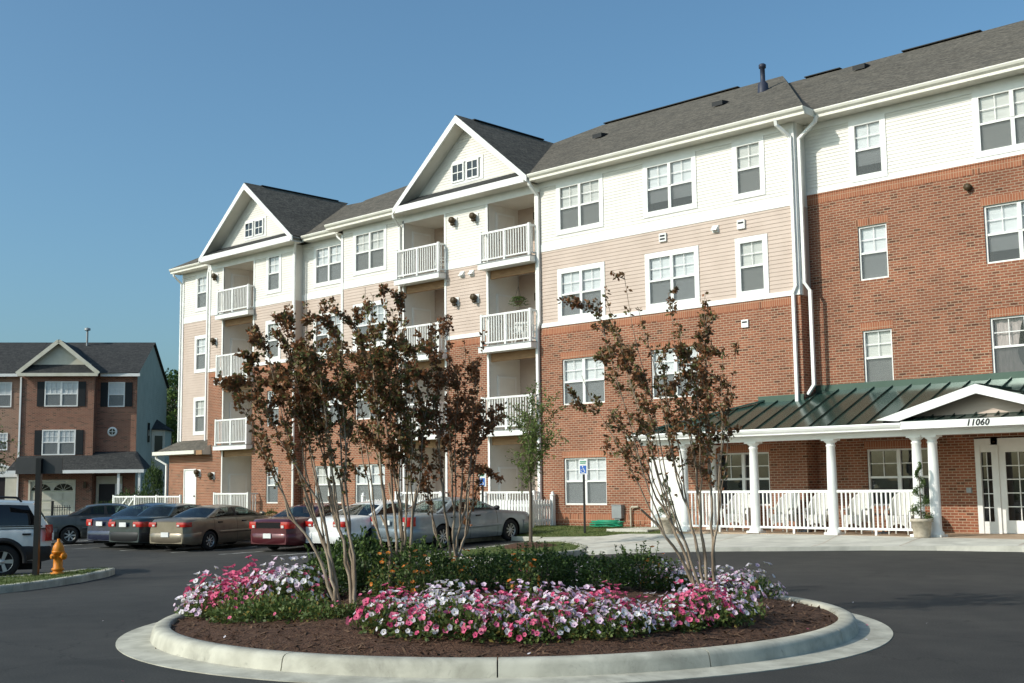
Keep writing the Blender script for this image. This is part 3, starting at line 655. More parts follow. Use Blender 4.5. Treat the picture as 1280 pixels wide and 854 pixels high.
window(B, 'pair_brick', RX2, YR, H3); window(B, 'pair_curtain_brick', RX2, YR, H2, 'window with a tied back curtain')
# gable windows
def small_window(xc, y, zc):
    mb = MB(); a, b = 0.27, 0.31
    mb.box(xc-a-0.07, xc-a, y-0.04, y+0.02, zc-b-0.07, zc+b+0.07, T); mb.box(xc+a, xc+a+0.07, y-0.04, y+0.02, zc-b-0.07, zc+b+0.07, T)
    mb.box(xc-a, xc+a, y-0.04, y+0.02, zc-b-0.07, zc-b, T); mb.box(xc-a, xc+a, y-0.04, y+0.02, zc+b, zc+b+0.07, T)
    mb.box(xc-0.018, xc+0.018, y-0.032, y-0.022, zc-b, zc+b, T); mb.box(xc-a, xc+a, y-0.034, y-0.024, zc-0.018, zc+0.018, T)
    o = mb.build('gable_window', B)
    g = MB(); g.face([(xc-a, y-0.018, zc-b), (xc+a, y-0.018, zc-b), (xc+a, y-0.018, zc+b), (xc-a, y-0.018, zc+b)], M['tint_glass']); g.build('glass', o)
for gx, gy in ((-14.03, YM), (-28.35, YG)):
    small_window(gx-0.40, gy-0.02, 13.6); small_window(gx+0.40, gy-0.02, 13.6)

# ---------------------------------------------------------------- roofs
SL = 0.5458
zM = lambda y: 12.66+SL*(y+0.5)
zR = lambda y: 12.66+SL*(y-0.10)
rf = MB(); SH = M['shingle']
P1, P2, P3, P4, P5 = (-24.28, 3.06), (-22.04, 4.19), (-13.9, 4.98), (-12.37, 6.3), (-3.85, 6.3)
front = [(-21.95, -0.5), (0.8, -0.5), P5, P4, P3, P2, (-23.9, 3.2)]
rf.face([(x, y, zM(y)) for x, y in front], SH)
rf.face([(0.8, -0.5, zM(-0.5)), (0.8, 0.10, 12.66), (-3.75, 6.3, zR(6.3)), (P5[0], P5[1], zM(6.3))], SH)
rf.face([(0.8, 0.10, 12.66), (14.5, 0.10, 12.66), (14.5, 6.3, zR(6.3)), (-3.75, 6.3, zR(6.3))], SH)
zS = lambda y: 12.66+SL*(y-0.16)
rf.face([(-35.85, 0.22, 12.66), (-21.9, 0.16, 12.66), (-21.9, 3.2, zS(3.2)), (-24.4, 4.6, zS(4.6)), (-28.6, 5.4, zS(5.4)), (-31.5, 5.4, zS(5.4))], SH)
rf.face([(-35.85, 14.3, 12.66), (-35.85, 0.22, 12.66), (-31.5, 5.4, zS(5.4)), (-31.5, 8, zS(5.4))], SH)
# rear slopes
top = [(-31.5, 5.4, zS(5.4)), (-28.6, 5.4, zS(5.4)), (-24.4, 4.6, zS(4.6)), (P2[0], P2[1], zM(P2[1])), (P3[0], P3[1], zM(P3[1])), (P4[0], P4[1], zM(6.3)), (P5[0], P5[1], zM(6.3)), (-3.75, 6.3, zR(6.3)), (14.5, 6.3, zR(6.3))]
for a, b in zip(top, top[1:]): rf.face([b, a, (a[0], 14.4, 12.66), (b[0], 14.4, 12.66)], SH)
rf.face([(-21.9, 3.2, zS(3.2)), (-21.95, -0.5, 12.66), (-23.9, 3.2, zM(3.2)), (-24.4, 4.6, zS(4.6))], SH)
# gables : (x, front y, ridge z, half width, ridge end y, eave y of main roof)
def gable(xc, yf, zr, hw, ye, yv, ywall):
    ze = 12.64
    for s_ in (-1, 1):
        a = (xc, yf, zr); b = (xc, ye, zr); c_ = (xc+s_*hw, yf, ze); d_ = (xc+s_*hw, yv, ze)
        q = [a, c_, d_, b]; rf.face(q if s_ < 0 else q[::-1], SH)
        rf.face([(p[0], p[1], p[2]-0.10) for p in q], M['soffit'])
        # shingle edge above the rake board
        rf.face([a, c_, (c_[0], c_[1], c_[2]-0.10), (a[0], a[1], a[2]-0.10)], M['shingle_dark'])
    rk = MB()
    for s_ in (-1, 1):
        sl_ = (zr-ze)/hw
        pts = [(xc, zr-0.03), (xc+s_*(hw+0.02), ze-0.03), (xc+s_*(hw+0.02), ze-0.26), (xc, zr-0.33)]
        f = [(p[0], yf-0.03, p[1]) for p in pts]; bk_ = [(p[0], yf+0.03, p[1]) for p in pts]
        rk.face(f if s_ > 0 else f[::-1], T); rk.face(bk_, T)
        for i in range(4): rk.face([f[i], f[(i+1) % 4], bk_[(i+1) % 4], bk_[i]], T)
    rk.build('rake_board', B)
    # sloping soffit
    so_ = MB()
    for s_ in (-1, 1):
        so_.face([(xc, yf+0.03, zr-0.32), (xc, ywall, zr-0.32), (xc+s_*hw, ywall, ze-0.27), (xc+s_*hw, yf+0.03, ze-0.27)], M['soffit'])
    so_.build('gable_soffit', B)
    gw = MB(); sl_ = (zr-0.32-(ze-0.27))/hw
    lap(gw, xc-hw, xc+hw, 12.97, zr-0.35, ywall, M['white_siding'], [(xc-0.40-0.34, xc+0.40+0.34, 13.6-0.38, 13.6+0.38)], pitch=0.105, edge=lambda z: (xc-hw+(z-(ze-0.27))/sl_, xc+hw-(z-(ze-0.27))/sl_))
    gw.face([(xc-0.8, ywall+0.01, 13.1), (xc+0.8, ywall+0.01, 13.1), (xc+0.8, ywall+0.01, 14.1), (xc-0.8, ywall+0.01, 14.1)], T)
    gw.box(xc-0.86, xc+0.86, ywall-0.03, ywall-0.016, 13.12, 13.22, T); gw.box(xc-0.86, xc+0.86, ywall-0.03, ywall-0.016, 13.98, 14.08, T)
    for s_ in (-1, 1): gw.box(xc+s_*0.80-0.06, xc+s_*0.80+0.06, ywall-0.03, ywall-0.016, 13.22, 13.98, T)
    gw.box(xc-0.06, xc+0.06, ywall-0.03, ywall-0.016, 13.22, 13.98, T)
    gw.build('gable_siding', B)
    # cornice with little shingled skirt roof
    cn = MB(); x0, x1 = xc-hw+0.12, xc+hw-0.12
    cn.box(x0, x1, yf-0.02, yf+0.06, 12.40, 12.655, T)
    cn.box(x0, x1, yf+0.06, ywall+0.01, 12.40, 12.43, M['soffit'])
    cn.face([(x0, yf-0.03, 12.665), (x1, yf-0.03, 12.665), (x1-0.5, ywall-0.03, 13.03), (x0+0.5, ywall-0.03, 13.03)], M['shingle_dark'])
    cn.build('gable_cornice', B)
    rv = MB(); rv.box(xc-0.11, xc+0.11, yf+0.9, ye-0.7, zr-0.03, zr+0.012, M['ridge_vent']); rv.build('ridge_vent', B)
gable(-13.92, -0.62, 15.66, 3.62, 4.99, -0.5, YM)
gable(-28.27, -0.42, 15.68, 3.72, 5.7, 0.16, YG)
rf.build('shingle_roof', B)
rv = MB(); rv.bar((-12.2, 6.3, zM(6.3)+0.01), (-5.7, 6.3, zM(6.3)+0.01), 0.30, 0.03, M['ridge_vent'])
for a, b in ((-2.9, -1.5), (0.8, 3.5), (5.3, 8.0)): rv.build('ridge_vent', B); rv = MB(); rv.bar((a, 6.3, zR(6.3)+0.01), (b, 6.3, zR(6.3)+0.01), 0.30, 0.03, M['ridge_vent'])
rv.build('ridge_vent', B)
# gutters and soffits
def gutter(x0, x1, yw, over=0.5):
    gt = MB(); yo = yw-over
    rows = [[(x, yo-0.11, 12.655), (x, yo-0.125, 12.62), (x, yo-0.10, 12.56), (x, yo-0.03, 12.50), (x, yo-0.03, 12.42), (x, yo+0.02, 12.42)] for x in (x0, x1)]
    gt.grid(rows, M['cream'], smooth=False)
    gt.face([(x0, yo-0.11, 12.645), (x1, yo-0.11, 12.645), (x1, yo+0.02, 12.645), (x0, yo+0.02, 12.645)], M['cream'])
    for x in (x0, x1): gt.face([(x, yo-0.11, 12.655), (x, yo-0.125, 12.62), (x, yo-0.10, 12.56), (x, yo-0.03, 12.50), (x, yo-0.03, 12.42), (x, yo+0.02, 12.42), (x, yo+0.02, 12.655)], M['cream'])
    gt.face([(x0, yo, ZE+0.004), (x1, yo, ZE+0.004), (x1, yw+0.01, ZE+0.004), (x0, yw+0.01, ZE+0.004)], M['soffit'])
    gt.build('gutter', B)
gutter(-10.28, 0.82, YM); gutter(0.835, 14.5, YR); gutter(-22.0, -17.45, YM); gutter(-24.55, -22.04, YS); gutter(-35.80, -32.05, YT+0.0, 0.55)
gt = MB(); gt.box(0.76, 0.83, -0.5, 0.12, 12.43, 12.655, M['cream']); gt.face([(0.15, 0.0, ZE+0.006), (0.84, 0.0, ZE+0.006), (0.84, YR, ZE+0.006), (0.15, YR, ZE+0.006)], M['soffit']); gt.build('gutter', B)
# downspouts
def downspout(pts, wd=0.085):
    mb = MB()
    for a, b in zip(pts, pts[1:]):
        d = (Vector(b)-Vector(a)).normalized()*0.02
        mb.bar(Vector(a)-d, Vector(b)+d, wd, wd*0.8, M['trim'])
    mb.build('downspout', B)
downspout([(-10.3, -0.50, 12.45), (-10.3, -0.45, 12.30), (-10.26, -0.085, 11.95), (-10.26, -0.085, 7.35), (-10.36, -0.085, 7.05), (-10.36, -0.085, 0.2)], 0.11)
downspout([(-0.17, -0.5, 12.45), (-0.17, -0.45, 12.30), (0.06, -0.09, 11.95), (0.06, -0.09, 7.4), (-0.04, -0.09, 7.2), (-0.04, -0.09, 4.0)], 0.10)
downspout([(0.88, 0.06, 12.45), (0.82, 0.08, 12.30), (0.25, 0.10, 11.90), (0.25, 0.10, 7.5), (0.40, 0.14, 7.25), (0.40, 0.14, 4.45), (0.2, 0.14, 4.2)], 0.10)
downspout([(-17.72, -0.5, 12.45), (-17.72, -0.45, 12.3), (-17.78, -0.08, 12.0), (-17.78, -0.08, 0.2)])
downspout([(-22.2, 0.16, 12.45), (-22.15, 0.2, 12.3), (-21.68, 0.2, 11.95), (-21.68, 0.2, 0.1)])
downspout([(-24.75, -0.1, 12.45), (-24.8, -0.05, 12.3), (-25.1, 0.14, 11.95), (-25.1, 0.14, 0.1)])
downspout([(-32.3, 0.25, 12.45), (-32.25, 0.3, 12.3), (-32.12, 0.16, 12.0), (-32.12, 0.16, 3.9)])
downspout([(-35.6, 0.34, 12.45), (-35.6, 0.38, 12.3), (-35.58, 0.80, 11.95), (-35.58, 0.80, 3.8)])
downspout([(-36.0, -0.2, 3.3), (-36.0, -0.15, 3.1), (-35.55, 0.15, 2.8), (-35.55, 0.15, 0.0)], 0.10)
# closet shed roof
mb = MB()
mb.face([(-36.05, -0.22, 3.42), (-31.75, -0.22, 3.42), (-31.75, YG, 3.70), (-32.05, YT, 3.98), (-35.55, YT, 3.98)], SH)
mb.face([(-36.05, 14, 3.42), (-36.05, -0.22, 3.42), (-35.55, YT, 3.98), (-35.55, 14, 3.98)], SH)
mb.face([(-31.75, -0.22, 3.42), (-31.75, -0.22, 3.22), (-31.75, YG, 3.22), (-31.75, YG, 3.70)], M['soffit'])
mb.face([(-36.05, -0.22, 3.24), (-31.75, -0.22, 3.24), (-31.75, YG, 3.24), (-36.05, YG, 3.24)], M['soffit'])
mb.build('closet_roof', B)
mb = MB(); mb.box(-36.1, -32.3, -0.34, -0.22, 3.26, 3.43, M['cream']); mb.box(-32.3, -31.75, -0.25, -0.22, 3.22, 3.42, M['wood']); mb.build('closet_gutter', B)
# roof pipe, vents
mb = MB(); zz = zM(4.13)
mb.lathe([(0.20, -0.1), (0.17, 0.25), (0.085, 0.34), (0.085, 0.80), (0.125, 0.82), (0.13, 0.93), (0.08, 0.97), (0.0, 0.98)], M['blue_pipe'], 16, (-3.37, 4.13, zz)); mb.build('flue_pipe', B)
for x, y in ((-4.76, 3.52), (-10.18, 3.45), (-0.2, 5.2)):
    mb = MB(); z = zM(y) if x < -2 else zR(y)
    mb.face([(x-0.22, y-0.2, z-0.06), (x+0.22, y-0.2, z-0.06), (x+0.22, y-0.2, z+0.10), (x-0.22, y-0.2, z+0.10)], M['ridge_vent'])
    mb.face([(x-0.22, y-0.2, z+0.10), (x+0.22, y-0.2, z+0.10), (x+0.22, y+0.25, z+0.15), (x-0.22, y+0.25, z+0.15)], M['ridge_vent'])
    for s_ in (-0.22, 0.22): mb.face([(x+s_, y-0.2, z-0.06), (x+s_, y-0.2, z+0.10), (x+s_, y+0.25, z+0.15)], M['ridge_vent'])
    mb.build('roof_vent', B)
# wall vents
def wall_vent(x, z, y, s=0.15, slots=2):
    mb = MB(); mb.box(x-s, x+s, y-0.06, y, z-s, z+s, T)
    for k in range(slots): mb.box(x-s*0.7, x+s*0.7, y-0.066, y-0.05, z+s*(0.15-0.75*k), z+s*(0.55-0.75*k), M['ridge_vent'])
    mb.build('wall_vent', B)
wall_vent(-4.79, 9.61, YM-0.012, 0.14, 2); wall_vent(-1.79, 9.57, YM-0.012, 0.14, 1); wall_vent(-1.78, 6.47, YM, 0.12, 1)
for x, z, y in ((-2.75, 9.58, YM), (-14.24, 9.60, YM), (-13.72, 9.59, YM)):
    mb = MB(); mb.box(x-0.12, x+0.12, y-0.04, y, z-0.11, z+0.11, T)
    mb.face([(x-0.1, y-0.04, z+0.09), (x+0.1, y-0.04, z+0.09), (x+0.1, y-0.16, z-0.06), (x-0.1, y-0.16, z-0.06)], T); mb.face([(x-0.1, y-0.04, z+0.09), (x-0.1, y-0.16, z-0.06), (x-0.1, y-0.04, z-0.06)], T); mb.face([(x+0.1, y-0.04, z+0.09), (x+0.1, y-0.16, z-0.06), (x+0.1, y-0.04, z-0.06)], T)
    mb.build('dryer_vent', B)
mb = MB(); mb.lathe([(0.0, -0.14), (0.10, -0.14), (0.10, 0.0)], M['bronze'], 12, (5.12, YR, 9.61), axis='y'); mb.build('sprinkler_bell', B)
# twin flood lights
def flood(x, z, y):
    mb = MB(); mb.box(x-0.15, x+0.15, y-0.03, y, z-0.17, z+0.17, T)
    mb.lathe([(0.0, -0.24), (0.115, -0.24), (0.13, -0.17), (0.09, -0.05), (0.05, -0.03)], M['bronze'], 12, (x, y, z+0.05), axis='y')
    mb.lathe([(0.0, -0.20), (0.07, -0.20), (0.08, -0.13), (0.03, -0.03)], M['bronze'], 10, (x+0.02, y, z-0.11), axis='y')
    mb.build('wall_lamp', B)
for x, z, y in ((-14.64, 11.70, YM-.015), (-13.5, 11.68, YM-.015), (-14.57, 8.58, YM-.015), (-13.49, 8.58, YM-.015), (-31.44, 11.70, YG-.015), (-31.44, 8.58, YG-.015), (-32.70, 2.35, YG), (-31.50, 2.20, YG)): flood(x, z, y)

# ---------------------------------------------------------------- balconies
def railing(mb, x0, x1, yf, yb, zt, zb, sp=0.125, side=True, left=True):
    W_ = M['trim']
    mb.box(x0, x1, yf-0.035, yf+0.035, zt-0.07, zt, W_); mb.box(x0, x1, yf-0.025, yf+0.025, zb, zb+0.05, W_)
    for x in (x0, (x0+x1)/2, x1): mb.box(x-0.045, x+0.045, yf-0.045, yf+0.045, zb-0.12, zt+(0.03 if x != (x0+x1)/2 else -0.06), W_)
    n = int((x1-x0)/sp)
    for k in range(1, n):
        x = x0+(x1-x0)*k/n
        if abs(x-(x0+x1)/2) < 0.05: continue
        mb.box(x-0.017, x+0.017, yf-0.016, yf+0.016, zb+0.05, zt-0.07, W_)
    if side:
        for x in ((x0, x1) if left else (x1,)):
            mb.box(x-0.03, x+0.03, yf+0.045, yb, zt-0.07, zt-0.002, W_); mb.box(x-0.024, x+0.024, yf+0.045, yb, zb, zb+0.048, W_)
            n2 = max(2, int((yb-yf)/sp))
            for k in range(1, n2):
                y = yf+(yb-yf)*k/n2; mb.box(x-0.016, x+0.016, y-0.016, y+0.016, zb+0.048, zt-0.07, W_)
FLO = ((10.93, 9.78, 9.55), (7.84, 6.68, 6.45), (4.80, 3.60, 3.38))
def balcony_stack(op, Y, ys, hue, left_door=True):
    x0, x1 = op; D = 1.65
    al = MB(); wmat = M['white_siding']
    al.face([(x0, Y, -0.2), (x0, Y+D, -0.2), (x0, Y+D, 12.12), (x0, Y, 12.12)], wmat); al.face([(x1, Y+D, -0.2), (x1, Y, -0.2), (x1, Y, 12.12), (x1, Y+D, 12.12)], M['tan_siding'])
    lap(al, x0, x1, 0.2, 12.12, Y+D, M['tan_siding'])
    al.face([(x0, Y, 12.11), (x1, Y, 12.11), (x1, Y+D, 12.11), (x0, Y+D, 12.11)], M['soffit'])
    al.face([(x0, Y, 0.24), (x1, Y, 0.24), (x1, Y+D, 0.24), (x0, Y+D, 0.24)], M['concrete'])
    al.build('balcony_alcove', B)
    for i, zf in enumerate([9.78, 6.68, 3.60, 0.24]):
        dr = MB()      # closet door on the left cheek, glazed door + window on the back wall
        dr.box(x0+0.004, x0+0.035, Y+0.40, Y+1.40, zf, zf+2.06, T)
        dr.box(x0+0.035, x0+0.045, Y+0.48, Y+1.32, zf+0.05, zf+1.98, M['white_siding'])
        dr.box(x0+0.045, x0+0.10, Y+0.55, Y+0.60, zf+0.98, zf+1.03, M['bronze']); dr.build('closet_door', B)
        ow = (MB()); yb = Y+D-0.05; xa, xb = x1-1.35, x1-0.25
        ow.box(xa-0.09, xa, yb-0.03, yb, zf, zf+2.10, T); ow.box(xb, xb+0.09, yb-0.03, yb, zf, zf+2.10, T); ow.box(xa-0.09, xb+0.09, yb-0.03, yb, zf+2.10, zf+2.20, T)
        ow.box(xa, xb, yb-0.022, yb, zf, zf+0.32, T); ow.box(xa, xa+0.12, yb-0.022, yb, zf+0.32, zf+2.10, T); ow.box(xb-0.12, xb, yb-0.022, yb, zf+0.32, zf+2.10, T)
        fo = ow.build('patio_door', B)
        g = MB(); g.face([(xa+0.12, yb-0.01, zf+0.32), (xb-0.12, yb-0.01, zf+0.32), (xb-0.12, yb-0.01, zf+2.10), (xa+0.12, yb-0.01, zf+2.10)], M['dark_glass'])
        g.build('glass', fo)
        if i == 0 or i == 1:
            lp = MB(); lp.box(x0+0.95, x0+1.10, yb-0.14, yb-0.002, zf+1.80, zf+2.08, M['bronze']); lp.build('porch_lamp', B)
    for zt, zs, zb in FLO:
        sb = MB(); sb.box(x0-0.14, x1+0.12, ys, Y-0.046, zb, zs-0.03, T); sb.box(x0+0.002, x1-0.002, Y-0.046, Y+D-0.03, zb+0.01, zs-0.04, M['soffit']); sb.box(x0-0.16, x1+0.14, ys-0.02, Y-0.05, zs-0.03, zs, M['grey_metal'])
        sb.build('balcony_slab', B)
        bmx = MB(); bmx.box(x0+0.01, x1-0.01, Y+0.08, Y+0.20, zb-0.30, zb+0.005, M['wood']); bmx.build('header_beam', B)
        rl = MB(); railing(rl, x0-0.04, x1+0.02, ys+0.09, Y-0.05, zt, zs+0.10); rl.build('balcony_railing', B)
balcony_stack(OC1, YM, -0.44, 0); balcony_stack(OC2, YM, -0.44, 0); balcony_stack(OG, YG, -0.16, 0)
for x0, x1, yf, yb in ((OC1[0]-0.1, OC1[1]+0.1, -0.36, 0.0), (OC2[0]-0.1, OC2[1]+0.1, -0.36, 0.0), (-30.45, -27.75, -0.35, 0.23)):
    rl = MB(); railing(rl, x0, x1, yf, yb-0.05, 1.40, 0.42, sp=0.125); rl.build('patio_railing', B)

# doors
def flush_door(x0, x1, y, z0, z1, name='white_door'):
    mb = MB(); mb.box(x0-0.06, x0, y-0.02, y+0.09, z0, z1+0.06, T); mb.box(x1, x1+0.06, y-0.02, y+0.09, z0, z1+0.06, T); mb.box(x0, x1, y-0.02, y+0.09, z1, z1+0.06, T)
    mb.box(x0, x1, y+0.02, y+0.07, z0, z1, T); d = mb.build('door', B)
    k = MB(); k.box(x1-0.12, x1-0.07, y-0.05, y+0.02, z0+0.98, z0+1.05, M['bronze']); k.build('handle', d); return d
flush_door(-5.52, -4.48, YM, 0.24, 2.41); flush_door(-34.0, -33.0, YG, 0.24, 2.50)
# brown damper cover low on the brick by the door
mb = MB(); mb.box(-6.25, -5.85, -0.02, 0.0, 0.3, 0.56, M['soldier']); mb.build('foundation_vent', B)

# ---------------------------------------------------------------- porch
PC = M['trim']; ZP = 0.205
pf = MB(); pf.box(-3.45, 14.0, -1.88, 0.0, -0.1, ZP, M['tan_concrete']); pf.box(0.152, 14.0, 0.0, YR, -0.1, ZP-0.002, M['tan_concrete']); pf.build('porch_floor', B)
CX = [-3.02, -0.57, 1.88, 4.33, 4.76, 7.64, 8.07]
def column(x, y, r=0.135):
    mb = MB(); mb.box(x-0.20, x+0.20, y-0.20, y+0.20, ZP, ZP+0.06, PC)
    mb.lathe([(0.19, 0.06), (0.185, 0.11), (r+0.01, 0.15), (r, 0.20), (r, 1.0), (r*0.93, 1.9), (r*0.86, 2.36), (r*0.98, 2.38), (r*0.98, 2.41), (r*0.86, 2.42), (r*0.86, 2.46), (0.17, 2.50), (0.18, 2.525)], PC, 24, (x, y, ZP))
    mb.box(x-0.19, x+0.19, y-0.19, y+0.19, ZP+2.525, ZP+2.575, PC); mb.build('column', B)
for x in CX: column(x, -1.72)
column(-3.02, -0.16, 0.11)
EY, EZ, ELX = -2.2, 3.10, -4.62
pm = MB(); GM = M['green_metal']; zp = lambda y: EZ+0.425*(y-EY)
pm.face([(ELX, EY, EZ), (14.2, EY, EZ), (14.2, 0.0, zp(0)), (-1.23, 0.0, zp(0))], GM)
pm.face([(0.15, 0.0, zp(0)), (14.2, 0.0, zp(0)), (14.2, YR, zp(YR)), (0.15, YR, zp(YR))], GM)
pm.face([(ELX, 0.0, EZ), (ELX, EY, EZ), (-1.23, 0.0, zp(0))], GM)
x = -4.1
while x < 14:
    ytop = YR if x > 0.2 else (0.0 if x > -1.23 else EY+2.2*(x-ELX)/(-1.23-ELX))
    if ytop-EY > 0.15: pm.bar((x, EY+0.01, EZ+0.028), (x, ytop-0.02, zp(ytop-0.03)+0.028), 0.022, 0.04, GM)
    x += 0.56
pm.bar((ELX+0.02, EY+0.02, EZ+0.03), (-1.23, -0.02, zp(0)+0.03), 0.16, 0.05, GM)
pm.box(-1.4, 0.148, -0.05, -0.002, zp(0)-0.04, zp(0)+0.16, GM); pm.box(0.2, 14.0, YR-0.05, YR-0.002, zp(YR)-0.04, zp(YR)+0.16, GM)
pm.build('porch_roof', B)
pg = MB()
pg.face([(ELX, EY-0.005, EZ-0.02), (14.2, EY-0.005, EZ-0.02), (14.2, EY-0.11, EZ-0.02), (ELX-0.1, EY-0.11, EZ-0.02)], PC)
pg.grid([[(x, EY-0.11, EZ+0.01), (x, EY-0.125, EZ-0.03), (x, EY-0.09, EZ-0.09), (x, EY-0.04, EZ-0.14), (x, EY-0.04, EZ-0.17), (x, EY+0.1, EZ-0.17)] for x in (ELX-0.1, 4.2)], PC, smooth=False)
pg.grid([[(ELX-0.11, y, EZ+0.01), (ELX-0.125, y, EZ-0.03), (ELX-0.09, y, EZ-0.09), (ELX-0.04, y, EZ-0.14), (ELX-0.04, y, EZ-0.17), (ELX+0.1, y, EZ-0.17)] for y in (EY-0.1, 0.0)], PC, smooth=False)
pg.build('porch_gutter', B)
pb = MB()
pb.box(-4.5, 14.0, -1.88, -1.57, ZP+2.575, EZ-0.172, PC); pb.box(-4.5, -4.2, -1.57, 0.0, ZP+2.575, EZ-0.172, PC)
pb.face([(ELX, EY-0.03, EZ-0.171), (14, EY-0.03, EZ-0.171), (14, -1.88, EZ-0.171), (ELX, -1.88, EZ-0.171)], PC)
pb.face([(-4.2, -1.57, EZ-0.18), (14, -1.57, EZ-0.18), (14, YR, EZ-0.18), (-4.2, YR, EZ-0.18)], M['soffit'])
pb.build('porch_beam', B)
# porch gable
gx, gz, gh, gy = 6.2, 3.96, 2.62, -2.2
ge = 3.20
gb = MB()
for s_ in (-1, 1):
    yb_ = EY+(gz-EZ)/0.425; q = [(gx, gy-0.06, gz), (gx+s_*gh, gy-0.06, ge), (gx+s_*gh, EY+(ge-EZ)/0.425, ge), (gx, yb_, gz)]
    gb.face(q if s_ < 0 else q[::-1], GM)
    for k in range(1, 5):
        t_ = k/5; xx = gx+s_*gh*t_; z_ = gz+(ge-gz)*t_; gb.bar((xx, gy-0.04, z_+0.02), (xx, EY+(z_-EZ)/0.425, z_+0.02), 0.035, 0.04, GM)
gb.bar((gx, gy-0.06, gz+0.01), (gx, EY+(gz-EZ)/0.425, gz+0.01), 0.14, 0.05, GM)
gb.build('porch_gable_roof', B)
rk = MB()
for s_ in (-1, 1):
    pts = [(gx, gz+0.02), (gx+s_*(gh+0.05), ge+0.0), (gx+s_*(gh-0.55), ge-0.05), (gx, gz-0.21)]
    f = [(p[0], gy-0.10, p[1]) for p in pts]; k_ = [(p[0], gy-0.04, p[1]) for p in pts]
    rk.face(f, PC); rk.face(k_, PC)
    for i in range(4): rk.face([f[i], f[(i+1) % 4], k_[(i+1) % 4], k_[i]], PC)
rk.build('porch_rake_board', B)
ty = MB(); lap(ty, gx-2.4, gx+2.4, 3.17, gz-0.15, gy+0.42, M['tan_siding'], pitch=0.1, edge=lambda z: (gx-gh+0.2+(z-ge+0.05)*3.4, gx+gh-0.2-(z-ge+0.05)*3.4)); ty.build('porch_gable_siding', B)
fs = MB(); fs.box(4.22, 8.20, EY-0.135, EY-0.06, 2.935, 3.13, PC)
fs.face([(4.22, EY-0.13, 3.135), (8.2, EY-0.13, 3.135), (8.0, gy+0.40, 3.25), (4.45, gy+0.40, 3.25)], GM)
for k in range(7): fs.bar((4.6+0.55*k, EY-0.11, 3.15), (4.62+0.54*k, gy+0.38, 3.26), 0.03, 0.03, GM)
fs.build('porch_fascia', B)
tc_ = bpy.data.curves.new('house_number', 'FONT'); tc_.body = '11060'; tc_.size = 0.215; tc_.shear = 0.25; tc_.extrude = 0.006; tc_.space_character = 1.08; tc_.offset = 0.004
to_ = bpy.data.objects.new('tmp', tc_); COL.objects.link(to_); bpy.context.view_layer.update()
me = bpy.data.meshes.new_from_object(to_.evaluated_get(bpy.context.evaluated_depsgraph_get())); bpy.data.objects.remove(to_)
me.materials.clear(); me.materials.append(M['black_metal']); me.name = 'house_number'
link('house_number', me, B, (5.93, EY-0.143, 2.965), (rad(90), 0, 0))
# porch railings
for i in range(3):
    rl = MB(); x0, x1 = CX[i]+0.14, CX[i+1]-0.14
    rl.box(x0, x1, -1.755, -1.685, 1.33, 1.40, PC); rl.box(x0, x1, -1.745, -1.695, 0.34, 0.40, PC); rl.box((x0+x1)/2-0.03, (x0+x1)/2+0.03, -1.745, -1.695, ZP, 0.34, PC)
    n = 17
    for k in range(1, n): x = x0+(x1-x0)*k/n; rl.box(x-0.02, x+0.02, -1.738, -1.702, 0.40, 1.33, PC)
    rl.build('porch_railing', B)
mb = MB(); mb.box(-3.07, -2.97, -0.95, -0.28, 1.33, 1.40, PC)
for k in range(5): mb.box(-3.04, -3.0, -0.9+0.14*k, -0.86+0.14*k, 0.34, 1.33, PC)
mb.build('porch_railing', B)
# entry
en = MB(); y = YR
for a, b in ((4.88, 5.02), (5.32, 5.50), (8.28, 8.43)): en.box(a, b, y-0.03, y+0.10, ZP, 2.72, PC)
en.box(5.02, 8.28, y-0.03, y+0.10, 2.55, 2.72, PC)
en.box(5.02, 5.32, y+0.0, y+0.08, ZP, 0.52, PC); en.box(5.02, 5.32, y+0.0, y+0.08, 2.36, 2.55, PC)
eo = en.build('entrance_frame', B)
def glazed(parent, name, x0, x1, z0, z1, nx, nz, st):
    mb = MB(); mb.box(x0, x0+st, y+0.02, y+0.07, z0, z1, PC); mb.box(x1-st, x1, y+0.02, y+0.07, z0, z1, PC); mb.box(x0+st, x1-st, y+0.02, y+0.07, z0, z0+0.34, PC); mb.box(x0+st, x1-st, y+0.02, y+0.07, z1-0.2, z1, PC)
    for k in range(1, nx): xx = x0+st+(x1-x0-2*st)*k/nx; mb.box(xx-0.013, xx+0.013, y+0.025, y+0.045, z0+0.34, z1-0.2, PC)
    for k in range(1, nz): z_ = z0+0.34+(z1-z0-0.54)*k/nz; mb.box(x0+st, x1-st, y+0.028, y+0.048, z_-0.013, z_+0.013, PC)
    d = mb.build(name, parent)
    g = MB(); g.face([(x0+st, y+0.05, z0+0.34), (x1-st, y+0.05, z0+0.34), (x1-st, y+0.05, z1-0.2), (x0+st, y+0.05, z1-0.2)], M['tint_glass']); g.build('glass', d); return d
sl_ = MB(); sl_.box(5.16, 5.18, y+0.03, y+0.05, 0.52, 2.36, PC)
for k in range(1, 5): sl_.box(5.02, 5.32, y+0.032, y+0.052, 0.52+1.84*k/5-0.012, 0.52+1.84*k/5+0.012, PC)
s2 = sl_.build('sidelight', B); g = MB(); g.face([(5.02, y+0.06, 0.52), (5.32, y+0.06, 0.52), (5.32, y+0.06, 2.36), (5.02, y+0.06, 2.36)], M['tint_glass']); g.build('glass', s2)
for a, b in ((5.50, 6.87), (6.90, 8.28)): glazed(B, 'entrance_door', a, b, ZP+0.01, 2.55, 3, 5, 0.17)
mb = MB(); mb.box(4.60, 4.74, YR-0.05, YR, 1.28, 1.42, M['grey_metal']); mb.build('door_intercom', B)
mb = MB(); mb.box(5.40, 5.43, YR-0.06, YR-0.03, 2.61, 2.65, M['bronze']); mb.build('door_closer', B)


